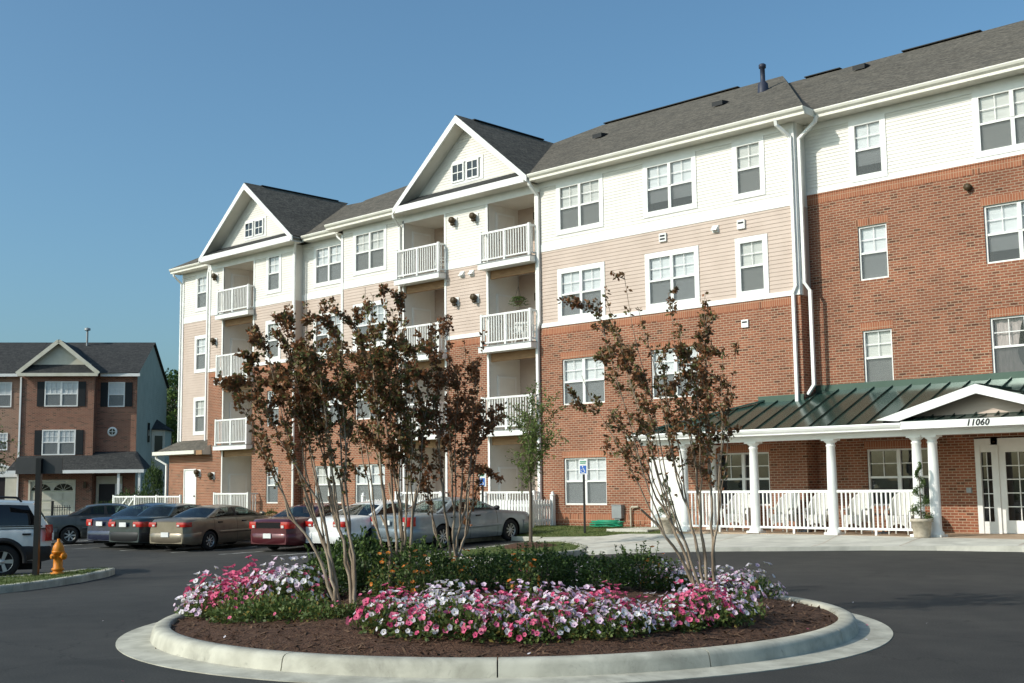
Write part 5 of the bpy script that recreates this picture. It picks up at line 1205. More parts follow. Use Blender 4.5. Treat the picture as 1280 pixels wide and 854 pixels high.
def petunia_meshes(seed, mat, nb, h=0.26, rx=0.30):
    r = random.Random(seed); fo = MB(); bl = MB()
    for i in range(420):
        v = rvec(r); v.z = abs(v.z); s_ = r.uniform(0.3, 1.0); p = Vector((v.x*rx*s_, v.y*rx*s_, v.z*h*0.85*s_+0.01))
        leaf(fo, p, (v+rvec(r)).normalized(), (rvec(r)+v).normalized(), r.uniform(0.035, 0.065), r.uniform(0.011, 0.018), M['yellow_leaf'] if r.random() < 0.09 else M['pet_leaf'])
    for i in range(nb):
        v = rvec(r); v.z = abs(v.z)*0.9+0.12; v.normalize(); s_ = r.uniform(0.85, 1.18); p = Vector((v.x*rx*s_, v.y*rx*s_, v.z*h*s_*(1.25 if r.random() < 0.15 else 1)+0.03))
        blossom(bl, p, v+rvec(r)*0.45+Vector((0, 0, 0.30)), r.uniform(0.024, 0.040), mat[0] if r.random() < 0.8 else mat[1], r)
    return fo.mesh('foliage'), bl.mesh('blossoms') if nb else None
PET = {'white': [petunia_meshes(60+i, (M['pet_white'], M['pet_lilac']), 40+8*i) for i in range(3)], 'lilac': [petunia_meshes(70+i, (M['pet_lilac'], M['pet_white']), 40+8*i) for i in range(3)],
       'pink': [petunia_meshes(80+i, (M['pet_pink'], M['pet_pink']), 38+8*i) for i in range(3)], 'green': [petunia_meshes(90+i, (M['pet_pink'], M['pet_pink']), 1+i, 0.24) for i in range(3)]}
PLAB = {'white': 'clump of white petunias in flower in the round bed', 'lilac': 'clump of pale lilac petunias in flower in the round bed', 'pink': 'clump of hot pink petunias in flower in the round bed', 'green': 'petunia clump with almost no flowers left at the front left of the round bed'}
pr_ = random.Random(5)
def petunia(x_, D, kind=None, s=1.0):
    b = site(D, (x_-640)/1514*D); kind = kind or pr_.choice(['white', 'white', 'lilac', 'lilac', 'pink', 'pink', 'pink'])
    o = empty('petunia', (b[0], b[1], ground_z(*b)-0.01), pr_.uniform(0, 6)); s *= pr_.uniform(0.85, 1.15); o.scale = (s, s, s*pr_.uniform(0.85, 1.3))
    tag(o, PLAB[kind], 'flower', {'white': 'white petunias', 'lilac': 'lilac petunias', 'pink': 'pink petunias', 'green': 'fading petunias'}[kind]); f, bl = PET[kind][pr_.randrange(3)]; link('foliage', f, o)
    if bl: link('blossoms', bl, o)
x_ = 478                                   # front band
while x_ < 925:
    D0 = 11.75+1.5*max(0, (x_-690)/250)**2+0.5*max(0, (600-x_)/120)
    petunia(x_+pr_.uniform(-6, 6), D0+pr_.uniform(-.08, .12)); petunia(x_+14+pr_.uniform(-8, 8), D0+0.45+pr_.uniform(-.1, .1)); 
    petunia(x_+pr_.uniform(-8, 8), D0+0.95+pr_.uniform(-.1, .1), None, 0.95) if pr_.random() < 0.8 else None
    x_ += 30
for x_, D in ((242, 15.1), (262, 15.5), (285, 15.2), (300, 15.8), (318, 15.3), (335, 15.9), (350, 15.4), (368, 16.0), (380, 15.4), (275, 14.7), (310, 14.8), (345, 14.9), (375, 14.9), (250, 14.6), (298, 16.2), (330, 16.5), (362, 16.6), (385, 16.6), (255, 15.4)): petunia(x_ if x_ > 300 else x_+14, D, pr_.choice(['white', 'lilac', 'pink', 'pink', 'white']), 1.2)
for x_, D, s in ((292, 13.7, 1.0), (318, 13.5, 1.05), (345, 13.6, 1.1), (370, 13.4, 1.0), (330, 14.1, 1.1), (360, 14.2, 1.0), (300, 14.2, 1.0), (385, 13.8, .9), (405, 13.2, .8), (425, 13.2, .7), (450, 13.3, .7)): petunia(x_, D, 'green', s)
for x_, D in ((850, 16.0), (872, 16.6), (895, 16.2), (915, 16.6), (935, 16.1), (952, 16.4), (905, 15.6), (880, 15.7), (838, 15.9), (820, 16.6), (845, 16.9)): petunia(x_, D, pr_.choice(['white', 'lilac', 'white', 'pink']))
for x_, D in ((560, 17.9), (590, 18.0), (655, 18.1), (690, 18.1), (740, 17.8), (775, 17.4), (800, 17.6), (520, 17.8)): petunia(x_, D, pr_.choice(['white', 'lilac', 'pink']))
mg = [petunia_meshes(101, (M['orange'], M['orange']), 16, 0.5, 0.22), petunia_meshes(102, (M['orange'], M['orange']), 12, 0.5, 0.22)]
for k, (x_, D) in enumerate(((520, 14.8), (478, 14.9), (650, 14.9), (572, 15.0), (810, 15.9))):
    b = site(D, (x_-640)/1514*D); o = empty('marigold', (b[0], b[1], mound(*b)-0.01), k); tag(o, 'leafy plant dotted with small orange flowers among the shrubs', 'flower', 'orange flowers in the round bed'); link('foliage', mg[k % 2][0], o); link('blossoms', mg[k % 2][1], o)

# young green street tree beside the silver blue car
tr_ = site(33.6, (660-640)/1514*33.6)
def street_tree(name, label, base, h, spread, seed, ncl=1500, leaf_l=0.10, tr=0.055, first=0.35, mats=None, upright=1.0):
    r = random.Random(seed); root = empty(name, base); tag(root, label, 'tree'); tk = MB(); cr = MB(); mats = mats or (M['green_leaf'], M['pet_leaf'])
    tk.tube([(0, 0, -0.1), (0.02, 0.01, h*0.3), (-0.02, 0.02, h*first*1.3), (0.01, 0, h*0.8)], [tr, tr*0.8, tr*0.6, tr*0.15], M['bark_dark'], 8); segs = []
    for i in range(16):
        a = r.uniform(0, 2*pi); z0 = h*r.uniform(first*0.9, 0.7); e_ = Vector((cos(a), sin(a), 0))*spread*r.uniform(0.5, 1.0)+Vector((0, 0, z0+h*r.uniform(0.12, 0.33)*upright)); p0 = Vector((0, 0, z0))
        pts = stem_path(r, p0, e_, 0.1, 6, 0.03); tk.tube(pts, [tr*0.35*(1-0.8*k/6) for k in range(7)], M['bark_dark'], 5)
        for k in range(1, 6):
            segs.append((pts[k], pts[k+1]))
            for q in range(2):
                s2 = pts[k]+(rvec(r)+Vector((0, 0, .2)))*spread*0.33; tk.tube([pts[k], s2], [0.008, 0.003], M['bark_dark'], 4); segs.append((pts[k], s2))
    for i in range(ncl):
        a, b = r.choice(segs); c_ = a.lerp(b, r.random())+rvec(r)*0.06
        leaf(cr, c_, (rvec(r)+(b-a).normalized()*0.4).normalized(), rvec(r), leaf_l*r.uniform(0.6, 1.2), leaf_l*0.2, mats[0] if r.random() < 0.7 else mats[1])
    tk.build('trunk', root); cr.build('crown', root); return root
street_tree('street_tree', 'slender young tree with thin feathery green leaves by the picket fence', (tr_[0], tr_[1], hp(*tr_)), 4.6, 1.2, 41, 2900, 0.11, mats=(M['street_leaf'], M['pet_leaf']))
mbm = MB(); mbm.lathe([(0.85, -0.03), (0.7, 0.05), (0.4, 0.10), (0.0, 0.13)], M['mulch'], 24, (tr_[0], tr_[1], hp(*tr_))); tag(mbm.build('mulch_ring'), kind='structure')
b = site(46, (-28-640)/1514*46); street_tree('street_tree', 'small tree whose leafy twigs reach in at the left edge', (b[0], b[1], -0.2), 5.2, 2.0, 43, 1500, 0.16, 0.08)

# wood behind the townhouses
def big_tree(name, label, D, x_, top, rad_, seed, n=5200, mats=None, ll=0.30, base=-0.3):
    r = random.Random(seed); L = (x_-640)/1514*D; b = site(D, L); root = empty(name, (b[0], b[1], base)); tag(root, label, 'tree', 'trees behind the townhouses'); cr = MB(); tk = MB(); h = top-base
    tk.tube([(0, 0, -0.2), (0.1, 0, h*0.4), (0, 0.1, h*0.75)], [0.28, 0.2, 0.06], M['bark_dark'], 8)
    cl = []
    for i in range(60):
        z = h*r.uniform(0.16, 0.96); q = rad_*math.sqrt(max(0.02, 1-((z/h-0.45)/0.56)**2)); a = r.uniform(0, 2*pi); rr = q*r.uniform(0.3, 1.0); c_ = Vector((cos(a)*rr, sin(a)*rr, z)); cl.append((c_, r.uniform(0.5, 1.1)*rad_*0.30, r.random()))
        tk.tube([(0, 0, z*0.7), c_*0.6+Vector((0, 0, z*0.35)), c_], [0.06, 0.04, 0.015], M['bark_dark'], 5)
    for i in range(n):
        c_, s_, cm = r.choice(cl); v = rvec(r); p = c_+v*s_*r.uniform(0.6, 1.0)
        leaf(cr, p, (rvec(r)+v*0.4).normalized(), (v+rvec(r)*0.8).normalized(), ll*r.uniform(0.6, 1.1), ll*0.3, (mats or (M['wood_leaf'], M['shrub_b']))[0 if cm < 0.65 else 1])
    tk.build('trunk', root); cr.build('crown', root)
big_tree('leafy_tree', 'tall dark green tree in the gap between townhouse and apartment tower', 96, 212, 11.0, 2.6, 51)
big_tree('leafy_tree', 'paler green tree right behind the apartment tower corner', 90, 230, 10.2, 2.4, 52)
big_tree('leafy_tree', 'dark tree low behind the townhouse bay window', 104, 204, 9.0, 2.8, 53)
big_tree('leafy_tree', 'wide dark tree half hidden by the apartment tower', 100, 246, 11.5, 3.2, 54)

# ================================================================== townhouses
th = rad(43.55+6); b = site(76, -30.87)
def twall(mb, x0, x1, z0, z1, y, mat): mb.face([(x0, y, z0), (x1, y, z0), (x1, y, z1), (x0, y, z1)], mat)
def twin(par, xc, z0, w_, h, y, pair=True, shut=True, trim=None):
    mb = MB(); T_ = M['trim']; f_ = 0.07
    mb.box(xc-w_/2-f_, xc-w_/2, y-0.05, y+0.02, z0-f_, z0+h+f_, T_); mb.box(xc+w_/2, xc+w_/2+f_, y-0.05, y+0.02, z0-f_, z0+h+f_, T_); mb.box(xc-w_/2, xc+w_/2, y-0.05, y+0.02, z0-f_, z0, T_); mb.box(xc-w_/2, xc+w_/2, y-0.05, y+0.02, z0+h, z0+h+f_, T_)
    mb.box(xc-w_/2, xc+w_/2, y-0.04, y+0.02, z0+h/2-0.035, z0+h/2+0.035, T_)
    if pair: mb.box(xc-0.06, xc+0.06, y-0.05, y+0.02, z0, z0+h/2-.035, T_); mb.box(xc-0.06, xc+0.06, y-0.05, y+0.02, z0+h/2+.035, z0+h, T_)
    for a, c_ in (((xc-w_/2, xc-.06), (xc+.06, xc+w_/2)) if pair else ((xc-w_/2, xc+w_/2),)):
        for q in (1, 2): mb.box(lerp(a, c_, q/3)-0.012, lerp(a, c_, q/3)+0.012, y-0.034, y-0.02, z0+h/2+.035, z0+h, T_)
        mb.box(a, c_, y-0.036, y-0.022, z0+h*0.75-0.012, z0+h*0.75+0.012, T_)
    o = mb.build('window', par)
    g = MB(); twall(g, xc-w_/2, xc+w_/2, z0, z0+h, y-0.012, M['glass']); g.build('glass', o)
    bl = MB(); twall(bl, xc-w_/2, xc+w_/2, z0, z0+h, y-0.004, M['blind']); bl.build('blind', o)
    sc_ = MB(); twall(sc_, xc-w_/2, xc+w_/2, z0, z0+h/2-0.035, y-0.016, M['screen']); sc_.build('screen', o)
    if shut:
        for s_ in (-1, 1):
            s2 = MB(); xx = xc+s_*(w_/2+0.07+0.24); s2.box(xx-0.22, xx+0.22, y-0.045, y, z0-0.05, z0+h+0.05, M['shutter'])
            for q in range(12): zq = z0+0.05+(h-0.1)*q/12; s2.box(xx-0.17, xx+0.17, y-0.055, y-0.044, zq, zq+0.05, M['shutter'])
            s2.build('shutter', par)
TH = empty('brick_townhouse', (b[0], b[1], -0.3), th); tag(TH, 'end brick townhouse with black shutters, garage and green side wall', 'house')
GZ, RZ = 9.2, 11.75       # heights above local ground
mb = MB(); twall(mb, 0, 4.42, 3.3, GZ, 0, M['town_brick']); twall(mb, 0, 0.6, 0, 3.3, 0, M['town_brick']); twall(mb, 3.45, 4.42, 0, 3.3, 0, M['town_brick']); twall(mb, 0.6, 3.45, 2.55, 3.3, 0, M['town_brick'])
mb.face([(4.42, 0, 0), (4.42, 0.7, 0), (4.42, 0.7, GZ), (4.42, 0, GZ)], M['town_brick']); twall(mb, 4.42, 6.93, 0, GZ, 0.7, M['town_brick']); mb.face([(0, 0.5, 0), (0, 0, 0), (0, 0, GZ), (0, 0.5, GZ)], M['town_brick']); mb.build('brick_front', TH)
mb = MB(); lapz = 0.0
zz_ = 0.0
while zz_ < GZ:
    z2 = min(zz_+0.13, GZ); mb.face([(6.943, 0.7, zz_), (6.943, 11.2, zz_), (6.93, 11.2, z2), (6.93, 0.7, z2)], M['green_siding']); mb.face([(6.93, 0.7, zz_), (6.93, 11.2, zz_), (6.943, 11.2, zz_), (6.943, 0.7, zz_)], M['green_siding']); zz_ = z2
mb.face([(6.93, 0.7, GZ), (6.93, 11.2, GZ), (6.93, 5.6, RZ)], M['green_siding']); mb.face([(6.93, 11.2, 0), (0, 11.2, 0), (0, 11.2, GZ), (6.93, 11.2, GZ)], M['green_siding']); mb.build('side_wall', TH)
mb = MB(); mb.face([(-0.02, -0.3, GZ-0.05), (7.1, 0.35, GZ+0.1), (7.1, 5.6, RZ+.1), (-0.02, 5.6, RZ+.1)], M['shingle_dark']); mb.face([(-0.02, 11.5, GZ-.05), (7.1, 11.5, GZ-.05), (7.1, 5.6, RZ+.1), (-0.02, 5.6, RZ+.1)], M['shingle_dark'])
for s_ in (-1, 1): mb.face([(2.25, -0.35, 11.35), (2.25+s_*2.45, -0.35, GZ), (2.25+s_*2.45, 0.5, GZ+0.1), (2.25, 4.8, 11.35)], M['shingle_dark'])
mb.build('roof', TH)
mb = MB()
for s_ in (-1, 1): mb.bar((2.25, -0.38, 11.25), (2.25+s_*2.5, -0.38, GZ-0.02), 0.06, 0.24, M['town_trim'])
mb.box(-0.2, 4.7, -0.42, -0.3, GZ-0.18, GZ+0.02, M['town_trim']); mb.box(4.7, 7.15, 0.3, 0.42, GZ-0.14, GZ+0.05, M['trim']); mb.build('eaves_board', TH)
mb = MB(); mb.face([(0.2, -0.02, GZ+0.55), (4.3, -0.02, GZ+0.55), (2.25, -0.02, 11.15)], M['town_trim']); mb.face([(0.0, -0.4, GZ+0.03), (4.5, -0.4, GZ+0.03), (4.3, -0.02, GZ+0.58), (0.2, -0.02, GZ+0.58)], M['shingle_dark']); mb.build('gable_face', TH)
twin(TH, 2.42, 7.2, 1.9, 1.45, 0); twin(TH, 2.35, 4.15, 1.9, 1.45, 0); twin(TH, 5.65, 7.2, 0.9, 1.45, 0.7, False)
mb = MB(); mb.lathe([(0.20, -0.06), (0.30, -0.06), (0.31, 0.0)], M['trim'], 24, (5.45, 0.7, 5.55), axis='y'); mb.box(5.435, 5.465, 0.645, 0.66, 5.35, 5.75, M['trim']); mb.box(5.25, 5.65, 0.643, 0.658, 5.535, 5.565, M['trim']); ro_ = mb.build('round_window', TH)
mb = MB(); mb.lathe([(0.0, -0.02), (0.20, -0.02)], M['tint_glass'], 20, (5.45, 0.7, 5.55), axis='y'); mb.build('glass', ro_)
mb = MB(); mb.face([(-0.35, -1.5, 3.12), (7.9, -1.5, 3.12), (7.0, -0.02, 4.05), (0.0, -0.02, 4.05)], M['shingle_dark']); mb.face([(4.42, -0.02, 4.05), (7.0, -0.02, 4.05), (7.0, 0.69, 4.3), (4.42, 0.69, 4.3)], M['shingle_dark']); mb.face([(7.9, -1.5, 3.12), (7.9, 1.6, 3.12), (7.0, 0.69, 4.3), (7.0, -0.02, 4.05)], M['shingle_dark']); mb.box(-0.35, 7.9, -1.6, -1.5, 2.92, 3.12, M['trim']); mb.box(-0.3, 7.8, -1.5, 0.0, 2.98, 3.02, M['town_trim']); mb.build('porch_roof', TH)
for x in (6.35, 7.6):
    mb = MB(); mb.box(x-0.07, x+0.07, -1.45, -1.31, 0, 2.95, M['trim']); mb.build('porch_post', TH)
gd = MB(); gd.box(0.6, 0.72, -0.03, 0.1, 0, 2.55, M['town_trim']); gd.box(3.33, 3.45, -0.03, 0.1, 0, 2.55, M['town_trim']); gd.box(0.72, 3.33, -0.03, 0.1, 2.43, 2.55, M['town_trim'])
for i in range(4):
    gd.box(0.72, 3.33, 0.05, 0.1, 0.02+0.6*i, 0.60+0.6*i, M['town_trim'])
    for k in range(4): gd.box(0.80+0.65*k, 1.36+0.65*k, 0.03, 0.05, 0.10+0.6*i, 0.54+0.6*i, M['town_trim']) if i < 3 else None
go_ = gd.build('garage_door', TH)
for c_ in (1.35, 2.70):
    fl = MB(); n = 14; fl.face([(c_+0.58*cos(pi*k/n), 0.035, 1.88+0.42*sin(pi*k/n)) for k in range(n+1)], M['tint_glass'])
    for k in range(1, 5): fl.bar((c_, 0.025, 1.88), (c_+0.58*cos(pi*k/5), 0.025, 1.88+0.42*sin(pi*k/5)), 0.04, 0.02, M['town_trim'])
    fl.build('fan_light', go_)
ed = MB(); ed.box(4.55, 6.15, 0.62, 0.69, 2.25, 2.75, M['town_trim']); ed.box(4.55, 4.72, 0.62, 0.69, 0.2, 2.25, M['town_trim']); ed.box(5.72, 6.15, 0.62, 0.69, 0.2, 2.25, M['trim']); ed.box(4.72, 5.72, 0.65, 0.69, 0.2, 2.25, M['door_dark']); ed.build('front_door', TH)
mb = MB(); mb.box(3.95, 4.1, -0.14, 0, 2.0, 2.4, M['bronze']); mb.build('wall_lamp', TH)
mb = MB(); mb.box(-0.10, 0.0, -0.1, 0.0, 0.2, GZ-0.2, M['trim']); mb.build('downspout', TH)
bay = MB(); y0, y1 = 6.3, 8.7
bay.face([(6.95, y0-0.5, 1.2), (7.75, y0, 1.2), (7.75, y0, 5.9), (6.95, y0-0.5, 5.9)], M['town_trim']); bay.face([(7.75, y0, 1.2), (7.75, y1, 1.2), (7.75, y1, 5.9), (7.75, y0, 5.9)], M['green_siding']); bay.face([(7.75, y1, 1.2), (6.95, y1+0.5, 1.2), (6.95, y1+0.5, 5.9), (7.75, y1, 5.9)], M['green_siding'])
bay.face([(6.9, y0-0.7, 5.9), (8.0, y0-0.1, 5.9), (8.0, y1+.1, 5.9), (6.95, (y0+y1)/2, 6.7)], M['shingle_dark']); bay.face([(6.9, y0-0.7, 5.9), (8.0, y0-0.1, 5.9), (6.95, (y0+y1)/2, 6.7)], M['shingle_dark']); bo_ = bay.build('bay_window', TH)
for zq in (1.9, 4.2):
    g = MB(); g.face([(7.12, y0-0.40, zq), (7.6, y0-0.10, zq), (7.6, y0-0.10, zq+1.3), (7.12, y0-0.40, zq+1.3)], M['tint_glass']); g.build('glass', bo_)
mb = MB(); mb.box(6.95, 6.99, 4.3, 4.9, 5.0, 6.3, M['tint_glass']); mb.build('side_window', TH)
mb = MB(); mb.tube([(2.7, 5.0, 11.4), (2.7, 5.0, 12.6)], 0.07, M['grey_metal'], 8); mb.lathe([(0.2, 0), (0.2, 0.14), (0, 0.2)], M['grey_metal'], 10, (2.7, 5.0, 12.6)); mb.build('flue', TH)
TN = empty('tan_brick_townhouse', (b[0], b[1], -0.3), th); tag(TN, 'tan brick townhouse cut by the left edge, with a white pediment over its garage', 'house')
mb = MB(); twall(mb, -7, -0.02, 0, GZ, 0.45, M['town_tan']); mb.build('brick_front', TN)
mb = MB(); mb.face([(-7, 0.1, GZ-0.02), (-0.05, 0.1, GZ-0.02), (-0.05, 5.6, RZ+.1), (-7, 5.6, RZ+.1)], M['shingle_dark']); mb.face([(-7, 11.5, GZ-.02), (-0.05, 11.5, GZ-.02), (-0.05, 5.6, RZ+.1), (-7, 5.6, RZ+.1)], M['shingle_dark']); mb.build('roof', TN)
mb = MB(); mb.box(-7, -0.3, 0.0, 0.12, GZ-0.16, GZ+0.02, M['trim']); mb.build('eaves_board', TN)
twin(TN, -1.3, 7.2, 1.0, 1.45, 0.45, False, False); twin(TN, -1.25, 4.5, 0.6, 0.95, 0.45, False, False)
mb = MB(); mb.box(-3.3, -0.1, 0.25, 0.44, 2.75, 3.1, M['trim']); mb.face([(-3.3, 0.22, 3.1), (-0.1, 0.22, 3.1), (-1.7, 0.22, 3.65)], M['town_trim']); mb.bar((-3.4, 0.2, 3.1), (-1.7, 0.2, 3.72), 0.1, 0.14, M['trim']); mb.bar((0.0, 0.2, 3.1), (-1.7, 0.2, 3.72), 0.1, 0.14, M['trim']); mb.box(-0.9, -0.15, 0.30, 0.44, 0, 2.75, M['town_trim']); mb.box(-3.3, -2.5, 0.3, 0.44, 0, 2.75, M['town_trim']); mb.build('pediment', TN)
mb = MB(); mb.box(-2.5, -0.9, 0.38, 0.44, 0, 2.75, M['door_dark']); mb.build('garage_door', TN)
# plants and rails by the townhouse
def at_(D, x_): return site(D, (x_-640)/1514*D)
for k, (x_, D, s, sz) in enumerate(((148, 73.5, 1.7, 1.5), (158, 73, 1.6, 1.8), (168, 72.5, 1.5, 1.4), (128, 73.5, 1.3, 1.1), (176, 73.5, 1.3, 2.6), (192, 72.5, 1.5, 3.6), (198, 72, 1.4, 1.5))):
    q = at_(D, x_); shrub(q[0], q[1], -0.3, s, 'green shrub by the townhouse porch', 'shrubs at the townhouse', k, sz)
q = at_(70, 68); IR = empty('iron_fence', (q[0], q[1], -0.3), rad(43.55)); tag(IR, 'short black iron fence before the pale garage door', 'fence')
mb = MB()
for k in range(8): mb.box(0.14*k-0.012, 0.14*k+0.012, -0.012, 0.012, 0, 1.05, M['black_metal'])
mb.build('pickets', IR); mb = MB(); mb.box(-0.06, 0.06, -0.05, 0.05, 0, 1.3, M['black_metal']); mb.box(-0.03, 1.05, -0.015, 0.015, 0.9, 0.94, M['black_metal']); mb.build('rail', IR)

# ================================================================== site furniture
# picket fence round the patios
FE = empty('picket_fence', (-14.2, -1.25, lawn(-14, -1.25))); tag(FE, 'white picket fence with a grey side gate round the ground floor patios', 'fence')
fz = 0.9
def fpost(x, y, h=1.06):
    mb = MB(); mb.box(x-0.065, x+0.065, y-0.065, y+0.065, -0.1, h, M['trim']); mb.lathe([(0.10, 0), (0.10, 0.03), (0.05, 0.05), (0.07, 0.10), (0.0, 0.15)], M['trim'], 10, (x, y, h)); mb.build('post', FE)
def frun(a, b, name='pickets'):
    mb = MB(); d = Vector((b[0]-a[0], b[1]-a[1], 0)); l = d.length; d /= l; n = int(l/0.135)
    for k in range(n):
        p = Vector((a[0], a[1], 0))+d*(l*(k+0.5)/n); c_ = d*0.045; o_ = Vector((-d.y, d.x, 0))*0.012
        q = [p-c_-o_, p+c_-o_, p+c_+o_, p-c_+o_]
        for i in range(4): A_, B_ = q[i], q[(i+1) % 4]; mb.face([(A_.x, A_.y, 0.06), (B_.x, B_.y, 0.06), (B_.x, B_.y, 0.88), (A_.x, A_.y, 0.88)], M['trim'])
        for i in range(4): A_, B_ = q[i], q[(i+1) % 4]; mb.face([(A_.x, A_.y, 0.88), (B_.x, B_.y, 0.88), (p.x, p.y, 0.95)], M['trim'])
    mb.build(name, FE)
    rl = MB()
    for z in (0.22, 0.74):
        o_ = Vector((-d.y, d.x, 0))*0.035; rl.bar(Vector((a[0], a[1], z))+o_, Vector((b[0], b[1], z))+o_, 0.04, 0.09, M['trim'])
    rl.build('rail', FE)
x0f, x1f = -4.4, 4.5
for x in (x0f, x0f+2.2, x0f+4.45, x0f+6.7, x1f): fpost(x, 0)
for a, c_ in ((x0f, x0f+2.2), (x0f+2.2, x0f+4.45), (x0f+4.45, x0f+6.7), (x0f+6.7, x1f)): frun((a, 0), (c_, 0))
frun((x0f, 1.1), (x0f, 0.0)); fpost(x1f, 1.10); frun((x1f, 0.05), (x1f, 1.05), 'gate')
# hydrant
q = site(26.5, (77-640)/1514*26.5); HY = empty('fire_hydrant', (q[0], q[1], hh(*q)-0.02), rad(20)); HY.scale = (0.9, 0.9, 0.9); tag(HY, 'orange yellow fire hydrant on the grass beside the dark sign post', 'hydrant')
mb = MB(); mb.lathe([(0.0, 0), (0.17, 0), (0.17, 0.05), (0.115, 0.06), (0.115, 0.10), (0.145, 0.11), (0.145, 0.15), (0.11, 0.17), (0.105, 0.50), (0.15, 0.52), (0.15, 0.56), (0.125, 0.58)], M['hydrant'], 20); mb.build('barrel', HY)
mb = MB(); mb.lathe([(0.135, 0.58), (0.135, 0.60), (0.125, 0.66), (0.085, 0.74), (0.04, 0.78), (0.035, 0.85), (0.0, 0.85)], M['hydrant'], 20); mb.build('bonnet', HY)
for a in (0, pi/2, pi):
    mb = MB(); c_ = Vector((cos(a-pi/2), sin(a-pi/2), 0)); p = Vector((0, 0, 0.44)); rr = 0.075 if a == pi/2 else 0.058
    mb.tube([p+c_*0.08, p+c_*0.15, p+c_*0.151, p+c_*0.20, p+c_*0.201, p+c_*0.235], [rr*0.8, rr*0.8, rr*1.15, rr*1.15, rr*0.4, rr*0.4], M['hydrant'], 10); mb.build('nozzle_cap', HY)
# dark sign seen from behind
q = site(26.0, (50-640)/1514*26.0); SP = empty('street_sign', (q[0], q[1], hh(*q)-0.03), rad(43.55)); tag(SP, 'blank dark back of a wide sign on a black square post by the hydrant', 'sign')
mb = MB(); mb.box(-0.055, 0.055, -0.055, 0.055, 0, 2.50, M['black_metal']); mb.build('post', SP)
mb = MB(); mb.box(-0.53, 0.47, 0.06, 0.085, 2.17, 2.51, M['sign_back']); mb.build('panel', SP)
# accessible parking signs
def hc_sign(x, y, z, ztop_, label):
    o = empty('parking_sign', (x, y, z), rad(12)); tag(o, label, 'sign', 'accessible parking signs')
    mb = MB(); mb.box(-0.03, 0.03, -0.02, 0.02, -0.1, ztop_-z-0.05, M['black_metal']); mb.build('post', o)
    mb = MB(); h = ztop_-z; mb.box(-0.155, 0.155, -0.035, -0.022, h-0.46, h, M['plate']); pn = mb.build('panel', o)
    s_ = MB(); yy = -0.037; c_ = h-0.29
    s_.face([(-0.11, yy, c_-0.14), (0.11, yy, c_-0.14), (0.11, yy, c_+0.10), (-0.11, yy, c_+0.10)], M['blue_sign'])
    yy -= 0.003
    s_.face([(-0.02+0.022*cos(2*pi*k/10), yy, c_+0.07+0.022*sin(2*pi*k/10)) for k in range(10)], M['plate'])
    def stroke(a, e_, w_=0.022): s_.bar((a[0], yy, a[1]), (e_[0], yy, e_[1]), 0.002, w_, M['plate'])
    stroke((-0.02, c_+0.045), (-0.015, c_-0.03)); stroke((-0.015, c_-0.03), (0.04, c_-0.035)); stroke((0.04, c_-0.03), (0.065, c_-0.10)); stroke((-0.015, c_+0.015), (0.035, c_+0.01), 0.014)
    arc = [(-0.01+0.068*cos(rad(a)), c_-0.055+0.068*sin(rad(a))) for a in range(130, 365, 20)]
    for a, e_ in zip(arc, arc[1:]): stroke(a, e_, 0.016)
    for k, zz2 in enumerate((h-0.06, h-0.11)): s_.face([(-0.11, yy, zz2-0.02), (0.11-0.02*k, yy, zz2-0.02), (0.11-0.02*k, yy, zz2+0.012), (-0.11, yy, zz2+0.012)], M['green_sign'])
    s_.build('symbol', pn)
hc_sign(-6.34, -2.43, lawn(-6.34, -2.43), 2.40, 'accessible parking sign on the lawn before the ground floor window')
hc_sign(-9.02, -4.25, lawn(-9.02, -4.6), 2.05, 'accessible parking sign half hidden by rusty leaves behind the silver blue car')
# utilities on the wall
mb = MB(); UT = empty('meter_box', (-6.88, -0.01, lawn(-6.88, -0.1))); tag(UT, 'grey metal meter box on a pipe against the brick wall', 'meter box')
mb.box(-0.20, 0.20, -0.16, 0.0, 0.28, 0.70, M['grey_metal']); mb.box(-0.21, 0.21, -0.18, 0.0, 0.70, 0.73, M['grey_metal']); mb.build('cabinet', UT); mb = MB(); mb.box(-0.12, 0.10, -0.12, -0.02, -0.1, 0.28, M['grey_metal']); mb.build('conduit', UT)
mb = MB(); mb.tube([(-6.35, -0.08, 0.1), (-6.35, -0.08, 0.80), (-6.30, -0.10, 0.86), (-6.05, -0.06, 0.88)], 0.035, M['pot'], 8); tag(mb.build('standpipe'), 'pale standpipe bent towards the wall beside the meter box', 'pipe')
hs = MB(); pts = []; rr_ = random.Random(9)
for k in range(170):
    a = k*0.30; q = 0.42+0.13*sin(k*0.11)+rr_.uniform(-.02, .02); pts.append((-6.95+q*1.25*cos(a), -0.62+q*0.55*sin(a), lawn(-6.95, -0.6)+0.03+0.0012*k+rr_.uniform(0, 0.01)))
hs.tube(pts, 0.017, M['hose'], 6); tag(hs.build('garden_hose'), 'coiled green garden hose lying on the lawn under the meter box', 'hose')
# ramp rail at the far left
RR = empty('ramp_railing', (-36.4, -1.3, 0.0)); tag(RR, 'white handrail along the ramp by the far closet door', 'railing')
mb = MB(); mb.box(-1.6, 4.6, -0.03, 0.03, 1.22, 1.29, M['trim']); mb.box(-1.6, 4.6, -0.02, 0.02, 0.35, 0.40, M['trim']); mb.bar((-1.6, -0.05, 0.25), (-0.2, -0.05, 1.22), 0.05, 0.07, M['trim']); mb.bar((-1.0, -0.05, 0.1), (0.4, -0.05, 1.15), 0.05, 0.07, M['trim']); mb.build('rail', RR)
mb = MB()
for k in range(40): x = -1.5+0.155*k; mb.box(x-0.014, x+0.014, -0.014, 0.014, 0.40, 1.22, M['trim'])
mb.build('balusters', RR)
for x in (-1.6, 0.5, 2.5, 4.6):
    mb = MB(); mb.box(x-0.05, x+0.05, -0.05, 0.05, -0.2, 1.34, M['trim']); mb.build('post', RR)
